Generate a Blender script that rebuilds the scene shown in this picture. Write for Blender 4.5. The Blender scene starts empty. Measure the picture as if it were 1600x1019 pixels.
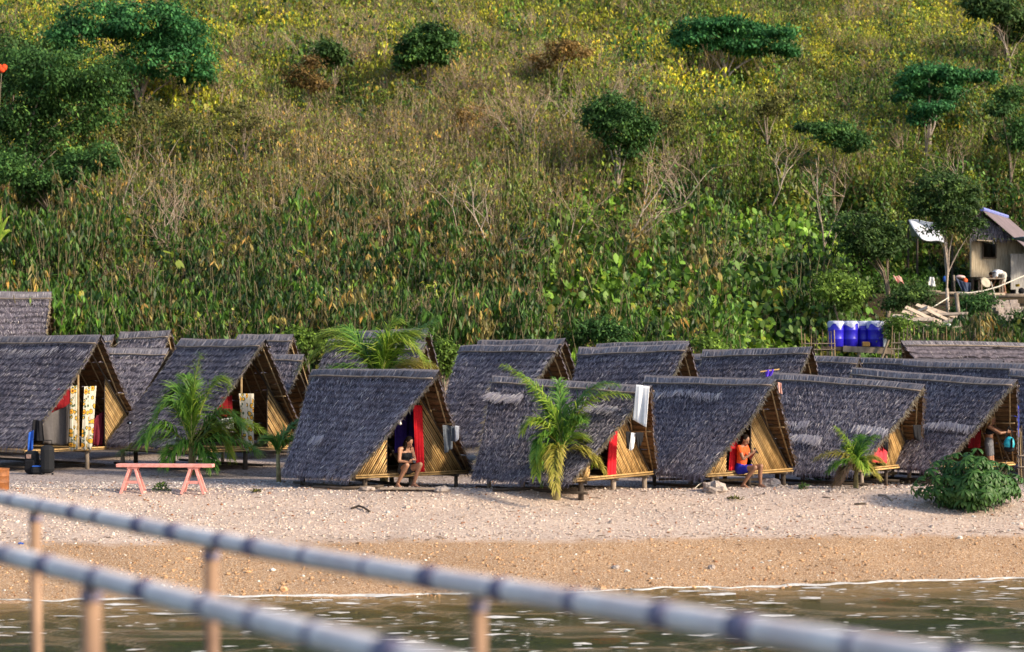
import bpy, math, random
import numpy as np
from mathutils import Vector, Matrix

random.seed(7)
RNG = np.random.default_rng(11)
SC = bpy.context.scene
COL = SC.collection

# ------------------------------------------------------------------ camera, sky, sun, exposure
F = 3111.0                       # focal length in photograph pixels (70 mm on 36 mm)
CAMZ, HOR = 3.05, 545.0          # eye height above the hut terrace, horizon row
cd = bpy.data.cameras.new('camera')
cam = bpy.data.objects.new('camera', cd); COL.objects.link(cam)
cam.location = (0, 0, CAMZ); cam.rotation_euler = (math.radians(90), 0, 0)
cd.sensor_width = 36; cd.lens = 70; cd.shift_y = 35.5 / 1600
cd.clip_start = 0.3; cd.clip_end = 900
cd.dof.use_dof = True; cd.dof.focus_distance = 46; cd.dof.aperture_fstop = 1.5
SC.camera = cam

SUN_EL, SUN_AZ = math.radians(28), math.radians(64)     # azimuth measured from -Y (behind the camera) towards +X
sdir = Vector((math.cos(SUN_EL) * math.sin(SUN_AZ), -math.cos(SUN_EL) * math.cos(SUN_AZ), math.sin(SUN_EL)))
W = bpy.data.worlds.new('World'); SC.world = W; W.use_nodes = True
wn = W.node_tree.nodes; wl = W.node_tree.links
sky = wn.new('ShaderNodeTexSky'); sky.sky_type = 'NISHITA'; sky.sun_disc = False
sky.sun_elevation = SUN_EL
sky.sun_rotation = math.atan2(sdir.x, sdir.y)
sky.dust_density = 2.0; sky.ozone_density = 1.5
bg = wn['Background']; bg.inputs['Strength'].default_value = 0.15
wl.new(sky.outputs[0], bg.inputs['Color'])
sl = bpy.data.lights.new('sun', 'SUN'); sl.energy = 3.8; sl.angle = math.radians(7.0); sl.color = (1.0, 0.85, 0.63)
so = bpy.data.objects.new('sun', sl); COL.objects.link(so)
so.rotation_euler = sdir.to_track_quat('Z', 'Y').to_euler()
SC.view_settings.view_transform = 'Standard'; SC.view_settings.look = 'None'
SC.view_settings.exposure = 0.75; SC.view_settings.gamma = 1.0
SC.render.engine = 'CYCLES'

# ------------------------------------------------------------------ helpers
def px(x, y, d):
    return Vector(((x - 800) / F * d, d, CAMZ + (HOR - y) / F * d))
def topx(X, Y, Z):
    return 800 + F * X / Y, HOR - F * (Z - CAMZ) / Y

def tag(o, label=None, cat=None, group=None, kind=None):
    if label: o['label'] = label
    if cat: o['category'] = cat
    if group: o['group'] = group
    if kind: o['kind'] = kind
    return o
def link(name, me, parent=None, mats=()):
    o = bpy.data.objects.new(name, me); COL.objects.link(o)
    if parent is not None: o.parent = parent
    for m in mats: me.materials.append(m)
    return o
def thing(name, label, cat, loc=(0, 0, 0), rz=0.0, group=None):
    o = bpy.data.objects.new(name, None); COL.objects.link(o)
    o.location = loc; o.rotation_euler = (0, 0, rz); o.empty_display_size = 0.2
    return tag(o, label, cat, group)

def smooth(me):
    me.polygons.foreach_set('use_smooth', [True] * len(me.polygons)); return me
def np_mesh(name, V, Fc, attrs=None, mat_idx=None, sm=False):
    """V (n,3); Fc (m,k) k=3 or 4; attrs {name: (n,) or (n,3)} per vertex"""
    V = np.asarray(V, dtype=np.float32); Fc = np.asarray(Fc, dtype=np.int32)
    me = bpy.data.meshes.new(name)
    m, k = Fc.shape
    me.vertices.add(len(V)); me.vertices.foreach_set('co', V.ravel())
    me.loops.add(m * k); me.loops.foreach_set('vertex_index', Fc.ravel())
    me.polygons.add(m); me.polygons.foreach_set('loop_start', np.arange(0, m * k, k, dtype=np.int32))
    if mat_idx is not None: me.polygons.foreach_set('material_index', np.asarray(mat_idx, dtype=np.int32))
    me.update(calc_edges=True)
    for an, av in (attrs or {}).items():
        av = np.asarray(av, dtype=np.float32)
        if av.ndim == 1:
            a = me.attributes.new(an, 'FLOAT', 'POINT'); a.data.foreach_set('value', av)
        else:
            a = me.attributes.new(an, 'FLOAT_VECTOR', 'POINT'); a.data.foreach_set('vector', av.ravel())
    if sm: smooth(me)
    return me

class MB:
    def __init__(s): s.v = []; s.f = []
    def add(s, vs, fs):
        n = len(s.v); s.v += [tuple(v) for v in vs]; s.f += [tuple(i + n for i in f) for f in fs]; return s
    def box(s, c, size, M=None):
        c = Vector(c); hx, hy, hz = [q / 2 for q in size]
        vs = [Vector((a * hx, b * hy, e * hz)) for a in (-1, 1) for b in (-1, 1) for e in (-1, 1)]
        if M is not None: vs = [M @ v for v in vs]
        return s.add([v + c for v in vs], [(0, 1, 3, 2), (4, 6, 7, 5), (0, 4, 5, 1), (2, 3, 7, 6), (0, 2, 6, 4), (1, 5, 7, 3)])
    def beam(s, a, b, w, h, up=Vector((0, 0, 1))):
        a = Vector(a); b = Vector(b); t = (b - a).normalized()
        sd = t.cross(up)
        if sd.length < 1e-4: sd = t.cross(Vector((1, 0, 0)))
        sd.normalize(); u = sd.cross(t)
        vs = [p + sd * (w / 2 * i) + u * (h / 2 * j) for p in (a, b) for i in (-1, 1) for j in (-1, 1)]
        return s.add(vs, [(0, 1, 3, 2), (4, 6, 7, 5), (0, 4, 5, 1), (2, 3, 7, 6), (0, 2, 6, 4), (1, 5, 7, 3)])
    def tube(s, pts, rad, n=6, cap=True):
        pts = [Vector(p) for p in pts]
        if not hasattr(rad, '__len__'): rad = [rad] * len(pts)
        ref = None; rings = []
        for i, p in enumerate(pts):
            t = (pts[min(i + 1, len(pts) - 1)] - pts[max(i - 1, 0)])
            t = t.normalized() if t.length > 1e-9 else Vector((0, 0, 1))
            if ref is None or abs(ref.dot(t)) > 0.99:
                ref = Vector((0, 0, 1)) if abs(t.z) < 0.9 else Vector((1, 0, 0))
            a = t.cross(ref).normalized(); b = a.cross(t).normalized(); ref = b
            rings.append([p + (a * math.cos(2 * math.pi * k / n) + b * math.sin(2 * math.pi * k / n)) * rad[i] for k in range(n)])
        vs = [v for r in rings for v in r]; fs = []
        for i in range(len(pts) - 1):
            for k in range(n):
                fs.append((i * n + k, i * n + (k + 1) % n, (i + 1) * n + (k + 1) % n, (i + 1) * n + k))
        if cap:
            fs.append(tuple(range(n - 1, -1, -1))); fs.append(tuple((len(pts) - 1) * n + k for k in range(n)))
        return s.add(vs, fs)
    def lathe(s, prof, c=(0, 0, 0), n=20, M=None):
        c = Vector(c); vs = []
        for r, z in prof:
            for k in range(n):
                a = 2 * math.pi * k / n; p = Vector((r * math.cos(a), r * math.sin(a), z))
                if M is not None: p = M @ p
                vs.append(p + c)
        fs = [(i * n + k, i * n + (k + 1) % n, (i + 1) * n + (k + 1) % n, (i + 1) * n + k) for i in range(len(prof) - 1) for k in range(n)]
        return s.add(vs, fs)
    def ball(s, c, r, n=10, sq=(1, 1, 1), rough=0.0, M=None):
        m = n // 2 + 1; vs = []; c = Vector(c)
        for i in range(m + 1):
            th = math.pi * i / m
            for k in range(n):
                ph = 2 * math.pi * k / n; q = r * (1 + (random.uniform(-rough, rough) if rough else 0))
                p = Vector((q * sq[0] * math.sin(th) * math.cos(ph), q * sq[1] * math.sin(th) * math.sin(ph), q * sq[2] * math.cos(th)))
                if M is not None: p = M @ p
                vs.append(p + c)
        fs = [(i * n + k, (i + 1) * n + k, (i + 1) * n + (k + 1) % n, i * n + (k + 1) % n) for i in range(m) for k in range(n)]
        return s.add(vs, fs)
    def build(s, name, mat, parent=None, sm=False, bevel=0.0):
        me = bpy.data.meshes.new(name); me.from_pydata(s.v, [], s.f); me.update()
        if sm: smooth(me)
        o = link(name, me, parent, (mat,) if not isinstance(mat, (list, tuple)) else mat)
        if bevel:
            b = o.modifiers.new('bevel', 'BEVEL'); b.width = bevel; b.segments = 2; b.limit_method = 'ANGLE'
        return o

# ---- node material helpers
def newmat(name):
    m = bpy.data.materials.new(name); m.use_nodes = True
    nt = m.node_tree; b = nt.nodes['Principled BSDF']; b.inputs['Specular IOR Level'].default_value = 0.3
    return m, nt, b
def N(nt, t, **k):
    n = nt.nodes.new(t)
    for a, v in k.items(): setattr(n, a, v)
    return n
def ramp(nt, fac, stops):
    r = N(nt, 'ShaderNodeValToRGB'); e = r.color_ramp.elements
    while len(e) < len(stops): e.new(0.5)
    for i, (p, c) in enumerate(stops): e[i].position = p; e[i].color = (*c, 1)
    nt.links.new(fac, r.inputs[0]); return r.outputs[0]
def coords(nt, kind='Object', scale=(1, 1, 1)):
    t = N(nt, 'ShaderNodeTexCoord'); mp = N(nt, 'ShaderNodeMapping'); mp.inputs['Scale'].default_value = scale
    if kind == 'World':
        g = N(nt, 'ShaderNodeNewGeometry'); nt.links.new(g.outputs['Position'], mp.inputs[0])
    else: nt.links.new(t.outputs[kind], mp.inputs[0])
    return mp.outputs[0]
def noise(nt, vec, scale=5, detail=4, rough=0.6):
    n = N(nt, 'ShaderNodeTexNoise'); n.inputs['Scale'].default_value = scale; n.inputs['Detail'].default_value = detail
    n.inputs['Roughness'].default_value = rough; nt.links.new(vec, n.inputs['Vector']); return n.outputs['Fac']
def mixc(nt, fac, a, b, mode='MIX'):
    n = N(nt, 'ShaderNodeMix', data_type='RGBA', blend_type=mode)
    for sck, v in ((n.inputs[0], fac), (n.inputs[6], a), (n.inputs[7], b)):
        if hasattr(v, 'links') or isinstance(v, bpy.types.NodeSocket): nt.links.new(v, sck)
        elif isinstance(v, (int, float)): sck.default_value = v
        else: sck.default_value = (*v, 1)
    return n.outputs[2]
def bump(nt, b, h, strength=0.4, dist=0.02):
    n = N(nt, 'ShaderNodeBump'); n.inputs['Strength'].default_value = strength; n.inputs['Distance'].default_value = dist
    nt.links.new(h, n.inputs['Height']); nt.links.new(n.outputs[0], b.inputs['Normal']); return n
def basic(name, dark, light, scale=8, rough=0.8, stretch=(1, 1, 1), kind='Object', bmp=0.3, dist=0.01, rnd=0.0, spec=0.3, metal=0):
    """two-tone noisy procedural material; rnd adds a per-object brightness change"""
    m, nt, b = newmat(name)
    v = coords(nt, kind, stretch); n1 = noise(nt, v, scale, 6, 0.65)
    c = ramp(nt, n1, [(0.3, dark), (0.7, light)])
    if rnd:
        oi = N(nt, 'ShaderNodeObjectInfo'); mr = N(nt, 'ShaderNodeMapRange')
        mr.inputs['To Min'].default_value = 1 - rnd; mr.inputs['To Max'].default_value = 1 + rnd
        nt.links.new(oi.outputs['Random'], mr.inputs[0])
        hs = N(nt, 'ShaderNodeHueSaturation'); nt.links.new(mr.outputs[0], hs.inputs['Value']); nt.links.new(c, hs.inputs['Color']); c = hs.outputs[0]
    nt.links.new(c, b.inputs['Base Color']); b.inputs['Roughness'].default_value = rough
    b.inputs['Specular IOR Level'].default_value = spec; b.inputs['Metallic'].default_value = metal
    if bmp: bump(nt, b, noise(nt, v, scale * 3, 5), bmp, dist)
    return m
def tone_mat(name, stops, rough=0.85, transl=0.0, inst=False, objrnd=0.0):
    """colour from a per-blade / per-leaf 'tone' attribute; inst: multiplied by the tint of the plant it belongs to"""
    m, nt, b = newmat(name)
    a = N(nt, 'ShaderNodeAttribute'); a.attribute_name = 'tone'
    c = ramp(nt, a.outputs['Fac'], stops)
    if inst:
        t = N(nt, 'ShaderNodeAttribute'); t.attribute_type = 'INSTANCER'; t.attribute_name = 'tint'
        c = mixc(nt, 1.0, c, t.outputs['Color'], 'MULTIPLY')
    if objrnd:
        oi = N(nt, 'ShaderNodeObjectInfo'); mr = N(nt, 'ShaderNodeMapRange')
        mr.inputs['To Min'].default_value = 1 - objrnd; mr.inputs['To Max'].default_value = 1 + objrnd
        nt.links.new(oi.outputs['Random'], mr.inputs[0])
        hs = N(nt, 'ShaderNodeHueSaturation'); nt.links.new(mr.outputs[0], hs.inputs['Value']); nt.links.new(c, hs.inputs['Color']); c = hs.outputs[0]
    nt.links.new(c, b.inputs['Base Color']); b.inputs['Roughness'].default_value = rough
    if transl:
        tr = N(nt, 'ShaderNodeBsdfTranslucent'); nt.links.new(c, tr.inputs['Color'])
        mx = N(nt, 'ShaderNodeMixShader'); mx.inputs[0].default_value = transl
        nt.links.new(b.outputs[0], mx.inputs[1]); nt.links.new(tr.outputs[0], mx.inputs[2])
        nt.links.new(mx.outputs[0], nt.nodes['Material Output'].inputs['Surface'])
    return m

# ---- blades: n flat tapering blades in one quad mesh (numpy)
def unit(a): return a / np.maximum(np.linalg.norm(a, axis=-1, keepdims=True), 1e-9)
def blades(P, D, Nn, L, Wd, tip=0.35):
    P = np.asarray(P, float); D = unit(np.asarray(D, float)); Nn = np.asarray(Nn, float)
    S = unit(np.cross(D, Nn)); L = np.asarray(L)[:, None]; Wd = np.asarray(Wd)[:, None]
    V = np.stack([P - S * Wd / 2, P + S * Wd / 2, P + D * L + S * Wd * tip / 2, P + D * L - S * Wd * tip / 2], 1).reshape(-1, 3)
    return V, np.arange(len(P) * 4).reshape(-1, 4)
def leaves(P, D, Nn, L, Wd):
    """kite-shaped leaves, folded a little along the midrib: base, side, tip, side"""
    P = np.asarray(P, float); D = unit(np.asarray(D, float)); Nn = np.asarray(Nn, float)
    S = unit(np.cross(D, Nn)); Nn = unit(np.cross(S, D)); L = np.asarray(L)[:, None]; Wd = np.asarray(Wd)[:, None]
    mid = P + D * L * 0.45 - Nn * Wd * 0.12
    V = np.stack([P, mid + S * Wd / 2, P + D * L - Nn * L * 0.12, mid - S * Wd / 2], 1).reshape(-1, 3)
    return V, np.arange(len(P) * 4).reshape(-1, 4)
def ovals(P, D, Nn, L, Wd):
    """rounded broad leaves of two quads each"""
    P = np.asarray(P, float); D = unit(np.asarray(D, float)); Nn = np.asarray(Nn, float)
    S = unit(np.cross(D, Nn)); Nn = unit(np.cross(S, D)); L = np.asarray(L)[:, None]; Wd = np.asarray(Wd)[:, None]
    m1 = P + D * L * .28; m2 = P + D * L * .70 - Nn * Wd * .15
    V = np.stack([P, m1 + S * Wd * .48 - Nn * Wd * .10, m2 + S * Wd * .40 - Nn * Wd * .12, P + D * L - Nn * L * .18, m2 - S * Wd * .40 - Nn * Wd * .12, m1 - S * Wd * .48 - Nn * Wd * .10], 1).reshape(-1, 3)
    b0 = (np.arange(len(P)) * 6)[:, None]
    return V, np.concatenate([b0 + np.array([[0, 1, 2, 3]]), b0 + np.array([[0, 3, 4, 5]])])
def rand_dirs(n, rng=RNG):
    return unit(rng.normal(size=(n, 3)))

# ------------------------------------------------------------------ terrain
def nz(x, y, s=1.0, k=0.0):
    x = np.asarray(x, float) / s + k; y = np.asarray(y, float) / s + k * 1.7
    return (np.sin(x * 1.3 + 1.7 * np.sin(y * .9 + k)) + np.sin(y * 1.7 + 1.3 * np.sin(x * 1.1)) + .6 * np.sin(2.7 * x + 2.1 * y + k) + .5 * np.sin(3.9 * y - 2.9 * x + 1)) / 3.1
YC, ZW = 42.2, -1.10
def shore(x): return np.interp(x, [-60, -8.5, 1.5, 9.2, 60], [30.5, 32.7, 34.0, 35.9, 44])
def tz(x, y):
    x = np.asarray(x, float); y = np.asarray(y, float)
    yc = YC + np.maximum(0, (x - 12) * 0.12)
    ys = np.minimum(shore(x), yc - 4)
    beach = ZW * (yc - y) / (yc - ys)
    beach = np.maximum(beach, -4.0)
    hill = np.where(y < 82, 0.335 * np.maximum(y - 65.5, 0), 0.335 * 16.5 + 0.45 * (y - 82))
    hill = hill + nz(x, y, 9, .3) * np.clip((y - 68) / 20, 0, 1) * 0.9
    # levelled yard round the house on the slope
    k = np.clip(1 - np.maximum(np.abs(x - 22) - 7.5, 0) / 2.0, 0, 1) * np.clip(1 - np.maximum(np.abs(y - 83.5) - 4.2, 0) / 1.5, 0, 1)
    hill = hill * (1 - k) + 5.25 * k
    flat = 0.06 * np.exp(-((y - YC - .3) / 0.7) ** 2) + nz(x, y, 1.9, 2.1) * 0.030 + nz(x, y, .45, 1.1) * 0.010 - 0.05 * np.clip((y - 43) / 3, 0, 1)
    z = np.where(y < yc, beach + flat, np.maximum(flat, 0) * (y < 60) + flat * 0 + hill)
    return np.where(y < yc, beach + flat, flat * np.clip((62 - y) / 4, 0, 1) + hill)

def grid_mesh(name, xs, ys, zf, mat, kind='structure', sm=True):
    X, Y = np.meshgrid(xs, ys); Z = zf(X, Y); nx, ny = len(xs), len(ys)
    V = np.stack([X, Y, Z], -1).reshape(-1, 3)
    i = np.arange(nx - 1)[None, :] + np.arange(ny - 1)[:, None] * nx
    Fc = np.stack([i, i + 1, i + 1 + nx, i + nx], -1).reshape(-1, 4)
    o = link(name, np_mesh(name, V, Fc, sm=sm), None, (mat,)); return tag(o, kind=kind)

# ground material: pale pebble terrace, brown wet shingle below z=-0.58, earth on the hill
m, nt, b = newmat('ground_material'); MG = m
gpos = N(nt, 'ShaderNodeNewGeometry'); sep = N(nt, 'ShaderNodeSeparateXYZ'); nt.links.new(gpos.outputs['Position'], sep.inputs[0])
v = coords(nt, 'World')
def vor(scale, feat='F1', vec=None):
    n = N(nt, 'ShaderNodeTexVoronoi', feature=feat); n.inputs['Scale'].default_value = scale; nt.links.new(vec or v, n.inputs['Vector']); return n
vo1 = vor(26); vo2 = vor(60)
sepc = N(nt, 'ShaderNodeSeparateColor'); nt.links.new(vo1.outputs['Color'], sepc.inputs[0])
sepd = N(nt, 'ShaderNodeSeparateColor'); nt.links.new(vo2.outputs['Color'], sepd.inputs[0])
pale = ramp(nt, sepc.outputs[0], [(0.0, (.27, .18, .15)), (0.25, (.46, .34, .27)), (0.6, (.64, .50, .41)), (0.93, (.78, .68, .58)), (1.0, (.42, .20, .10))])
pale2 = ramp(nt, sepd.outputs[0], [(0.0, (.36, .26, .22)), (0.6, (.56, .44, .36)), (1.0, (.70, .59, .50))])
pale = mixc(nt, 0.45, pale, pale2)
brown = ramp(nt, sepd.outputs[1], [(0.0, (.21, .115, .060)), (0.5, (.43, .26, .135)), (0.85, (.58, .39, .23)), (1.0, (.72, .60, .48))])
grey = ramp(nt, sepc.outputs[1], [(0.0, (.16, .12, .11)), (0.5, (.36, .30, .28)), (1.0, (.58, .50, .46))])
earth = ramp(nt, noise(nt, v, 1.3, 6), [(0.3, (.03, .022, .010)), (0.7, (.085, .055, .022))])
# z blend for the tide band
nb = noise(nt, v, 1.1, 8, .7); ad = N(nt, 'ShaderNodeMath', operation='MULTIPLY_ADD'); nt.links.new(nb, ad.inputs[0]); ad.inputs[1].default_value = 0.16; nt.links.new(sep.outputs['Z'], ad.inputs[2])
mr = N(nt, 'ShaderNodeMapRange'); mr.inputs['From Min'].default_value = -0.535; mr.inputs['From Max'].default_value = -0.475; nt.links.new(ad.outputs[0], mr.inputs[0])
c1 = mixc(nt, mr.outputs[0], brown, pale)
# terrace behind the crest: grey gravel, darkened in colour for the soft shade there
mr2 = N(nt, 'ShaderNodeMapRange'); mr2.inputs['From Min'].default_value = 42.0; mr2.inputs['From Max'].default_value = 43.2
ad2 = N(nt, 'ShaderNodeMath', operation='MULTIPLY_ADD'); nt.links.new(noise(nt, v, .9, 4), ad2.inputs[0]); ad2.inputs[1].default_value = 1.2; nt.links.new(sep.outputs['Y'], ad2.inputs[2]); nt.links.new(ad2.outputs[0], mr2.inputs[0])
c2 = mixc(nt, mr2.outputs[0], c1, grey)
mr3 = N(nt, 'ShaderNodeMapRange'); mr3.inputs['From Min'].default_value = 58; mr3.inputs['From Max'].default_value = 62; nt.links.new(ad2.outputs[0], mr3.inputs[0])
c3 = mixc(nt, mr3.outputs[0], c2, earth)
big = ramp(nt, noise(nt, v, .55, 5), [(0.3, (.82, .80, .80)), (0.7, (1.08, 1.06, 1.04))])
c3 = mixc(nt, 1.0, c3, big, 'MULTIPLY')
nt.links.new(c3, b.inputs['Base Color']); b.inputs['Roughness'].default_value = 0.8
hh = N(nt, 'ShaderNodeMath', operation='ADD'); nt.links.new(vo1.outputs['Distance'], hh.inputs[0]); nt.links.new(vo2.outputs['Distance'], hh.inputs[1])
bm_ = bump(nt, b, hh.outputs[0], 0.55, 0.03); bm_.invert = True

xs = np.unique(np.concatenate([np.arange(-90, -16, 2.0), np.arange(-16, 16, 0.16), np.arange(16, 91, 2.0)]))
ys = np.unique(np.concatenate([np.arange(-40, 26, 3.0), np.arange(26, 34, .4), np.arange(34, 44, 0.12), np.arange(44, 66, .5), np.arange(66, 200, 1.5), np.arange(200, 420, 8.)]))
grid_mesh('ground', xs, ys, tz, MG)

# ------------------------------------------------------------------ water
m, nt, b = newmat('water_material'); MWAT = m
g = N(nt, 'ShaderNodeNewGeometry'); sp_ = N(nt, 'ShaderNodeSeparateXYZ'); nt.links.new(g.outputs['Position'], sp_.inputs[0])
v = coords(nt, 'World')
sy = N(nt, 'ShaderNodeMath', operation='MULTIPLY_ADD'); nt.links.new(sp_.outputs['X'], sy.inputs[0]); sy.inputs[1].default_value = -0.17; nt.links.new(sp_.outputs['Y'], sy.inputs[2])
mr = N(nt, 'ShaderNodeMapRange'); mr.inputs['From Min'].default_value = 29.0; mr.inputs['From Max'].default_value = 34.2; nt.links.new(sy.outputs[0], mr.inputs[0])
c = ramp(nt, mr.outputs[0], [(0.0, (.030, .036, .006)), (0.5, (.070, .058, .012)), (1.0, (.24, .15, .055))])
nt.links.new(c, b.inputs['Base Color']); b.inputs['Roughness'].default_value = 0.07; b.inputs['IOR'].default_value = 1.33; b.inputs['Specular IOR Level'].default_value = 0.5
vs_ = coords(nt, 'World', (1.0, 2.4, 1))
n1 = noise(nt, vs_, 4.6, 5, .6); n2 = noise(nt, vs_, 14, 3, .5)
ad = N(nt, 'ShaderNodeMath', operation='MULTIPLY_ADD'); nt.links.new(n2, ad.inputs[0]); ad.inputs[1].default_value = 0.35; nt.links.new(n1, ad.inputs[2])
bump(nt, b, ad.outputs[0], 0.9, 0.12)
def wz(x, y):
    a = 0.018 * np.sin(2.6 * y + .5 * x + 1.2 * np.sin(.7 * x + .3 * y)) + 0.012 * np.sin(5.1 * y - 1.6 * x + 1.5 * np.sin(1.1 * x)) + .008 * np.sin(8.3 * y + 3.1 * x + 2 * np.sin(.9 * y + 2.2 * x))
    return ZW + a
xs = np.unique(np.concatenate([np.arange(-90, -12, 3.0), np.arange(-12, 12, 0.12), np.arange(12, 91, 3.0)]))
ys = np.unique(np.concatenate([np.arange(-60, 24, 2.0), np.arange(24, 37, 0.08), np.arange(37, 42, 1.)]))
grid_mesh('sea', xs, ys, wz, MWAT)

MFOAM_GLINT = basic('foam_glint_material', (.34, .31, .28), (.74, .72, .69), 4, 0.6)
# foam line along the shore; white flecks stand for foam and sky glints
mbf = MB(); xx = np.arange(-13, 13.2, 0.06)
top = shore(xx) + .06 + .10 * nz(xx, xx * 0, .35, 1) + .09 * nz(xx, xx * 0, 1.4, 4); wd = np.clip(.06 + .13 * nz(xx, xx * 0, .5, 7) + .10 * nz(xx, xx * 0, 2.2, 9), .02, .5)
Vf = []
for i, x in enumerate(xx):
    for t_ in (0, .33, .66, 1):
        yy = top[i] - wd[i] * t_ + (random.uniform(-.02, .02))
        zz = max(float(tz(x, yy)), float(wz(x, yy)))
        Vf.append((x, yy, zz + (.006 if t_ in (0, 1) else .022)))
n = len(xx); Ff = [(i * 4 + j, i * 4 + j + 1, i * 4 + 5 + j, i * 4 + 4 + j) for i in range(n - 1) for j in range(3)]
tag(link('foam_line', np_mesh('foam_line', Vf, Ff, sm=True), None, (MFOAM_GLINT,)), 'thin white line of foam where the small waves meet the shingle', 'foam', kind='stuff')
mbf = MB()
for i in range(2200):
    y = 24 + 11.5 * random.random() ** 1.0; x = random.uniform(-11, 11)
    if y > shore(x) - .25: continue
    if random.random() > 0.30 + 0.7 * max(0, float(nz(x, y, 1.6, 3))) : continue
    s_ = random.choice([.02, .02, .025, .03, .035, .04, .05, .06, .08, .12]); k = 9; ph = random.uniform(0, 6)
    ring = [(x + s_ * 2.0 * (1 + .3 * math.sin(2 * a + ph)) * math.cos(a), y + s_ * .65 * (1 + .35 * math.sin(3 * a + ph)) * math.sin(a)) for a in [2 * math.pi * q / k for q in range(k)]]
    vs = [(a, c_, float(wz(a, c_)) + .006) for a, c_ in ring] + [(x, y, float(wz(x, y)) + .012)]
    mbf.add(vs, [(q, (q + 1) % k, k) for q in range(k)])
tag(mbf.build('foam_and_glint_flecks', MFOAM_GLINT), 'small white flecks on the brown water, foam and modelled sky glints', 'foam', kind='stuff')

# ------------------------------------------------------------------ geometry-node scatter (only for uncountable stuff)
def scatter(name, variants, P, rot, scl, idx, tint, label, cat):
    col = bpy.data.collections.new(name + '_source')
    for i, me in enumerate(variants):
        o = bpy.data.objects.new('%s_source_%02d' % (name, i), me); col.objects.link(o)
    P = np.asarray(P, np.float32)
    me = bpy.data.meshes.new(name); me.vertices.add(len(P)); me.vertices.foreach_set('co', P.ravel())
    a = me.attributes.new('rot', 'FLOAT_VECTOR', 'POINT'); a.data.foreach_set('vector', np.asarray(rot, np.float32).ravel())
    a = me.attributes.new('scl', 'FLOAT_VECTOR', 'POINT'); a.data.foreach_set('vector', np.asarray(scl, np.float32).ravel())
    a = me.attributes.new('idx', 'INT', 'POINT'); a.data.foreach_set('value', np.asarray(idx, np.int32))
    a = me.attributes.new('tint', 'FLOAT_VECTOR', 'POINT'); a.data.foreach_set('vector', np.asarray(tint, np.float32).ravel())
    o = link(name, me); tag(o, label, cat, kind='stuff')
    ng = bpy.data.node_groups.new(name + '_nodes', 'GeometryNodeTree')
    ng.interface.new_socket('Geometry', in_out='INPUT', socket_type='NodeSocketGeometry')
    ng.interface.new_socket('Geometry', in_out='OUTPUT', socket_type='NodeSocketGeometry')
    gi = ng.nodes.new('NodeGroupInput'); go = ng.nodes.new('NodeGroupOutput')
    ip = ng.nodes.new('GeometryNodeInstanceOnPoints'); ci = ng.nodes.new('GeometryNodeCollectionInfo')
    ci.inputs['Collection'].default_value = col; ci.inputs['Separate Children'].default_value = True; ci.inputs['Reset Children'].default_value = True
    def na(nm, ty):
        q = ng.nodes.new('GeometryNodeInputNamedAttribute'); q.data_type = ty; q.inputs['Name'].default_value = nm; return q.outputs[0]
    L = ng.links
    L.new(gi.outputs[0], ip.inputs['Points']); L.new(ci.outputs[0], ip.inputs['Instance']); ip.inputs['Pick Instance'].default_value = True
    L.new(na('idx', 'INT'), ip.inputs['Instance Index'])
    er = ng.nodes.new('FunctionNodeEulerToRotation'); L.new(na('rot', 'FLOAT_VECTOR'), er.inputs[0]); L.new(er.outputs[0], ip.inputs['Rotation'])
    L.new(na('scl', 'FLOAT_VECTOR'), ip.inputs['Scale'])
    L.new(ip.outputs[0], go.inputs[0])
    md = o.modifiers.new('scatter', 'NODES'); md.node_group = ng
    return o

# pebbles
MPEB = tone_mat('pebble_material', [(0, (.55, .55, .55)), (1, (.9, .9, .9))], 0.75, inst=True)
pv = []
for k in range(4):
    q = MB().ball((0, 0, 0), 1, 6, (1, .8, .55), .16); me = bpy.data.meshes.new('pebble'); me.from_pydata(q.v, [], q.f); me.update()
    a = me.attributes.new('tone', 'FLOAT', 'POINT'); a.data.foreach_set('value', RNG.uniform(.4, 1, len(q.v)).astype(np.float32)); me.materials.append(MPEB); pv.append(me)
n = 34000
PX = RNG.uniform(-14, 14, n); PY = 33 + 13.5 * RNG.random(n) ** .9
keep = (PY > shore(PX) - .3) & (np.abs(PX) < PY * .27)
PZ = tz(PX, PY); band = PZ < -0.56
keep &= ~(band & (RNG.random(n) < .60)); 
PX, PY, PZ, band = PX[keep], PY[keep], PZ[keep], band[keep]; n = len(PX)
sz = .012 + .022 * RNG.random(n) ** 2.5
sz = np.where(RNG.random(n) < .012, sz * 2.2, sz); sz = np.where(band & (nz(PX, PY, 1.2, 5) > .2) & (PZ < -.75), sz * 1.35, sz)
base = np.where(band[:, None], np.array([.60, .36, .19]), np.array([.72, .57, .47])); base = np.where((PY > 43.2)[:, None], np.array([.52, .44, .41]), base)  # pebbles behind the crest take the same shade-darkened grey
rr_ = RNG.random(n)[:, None]; base = base * RNG.uniform(.55, 1.2, (n, 1)); base = np.where(rr_ > .93, np.array([.80, .74, .66]), base); base = np.where(rr_ < .04, np.array([.34, .15, .07]), base)
scatter('pebbles', pv, np.stack([PX, PY, PZ + sz * .15], 1), np.stack([RNG.uniform(-.4, .4, n), RNG.uniform(-.4, .4, n), RNG.uniform(0, 6.3, n)], 1),
        sz[:, None] * RNG.uniform(.8, 1.4, (n, 3)), RNG.integers(0, 4, n), base, 'loose pale and rusty pebbles scattered over the whole beach', 'pebbles')

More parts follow.
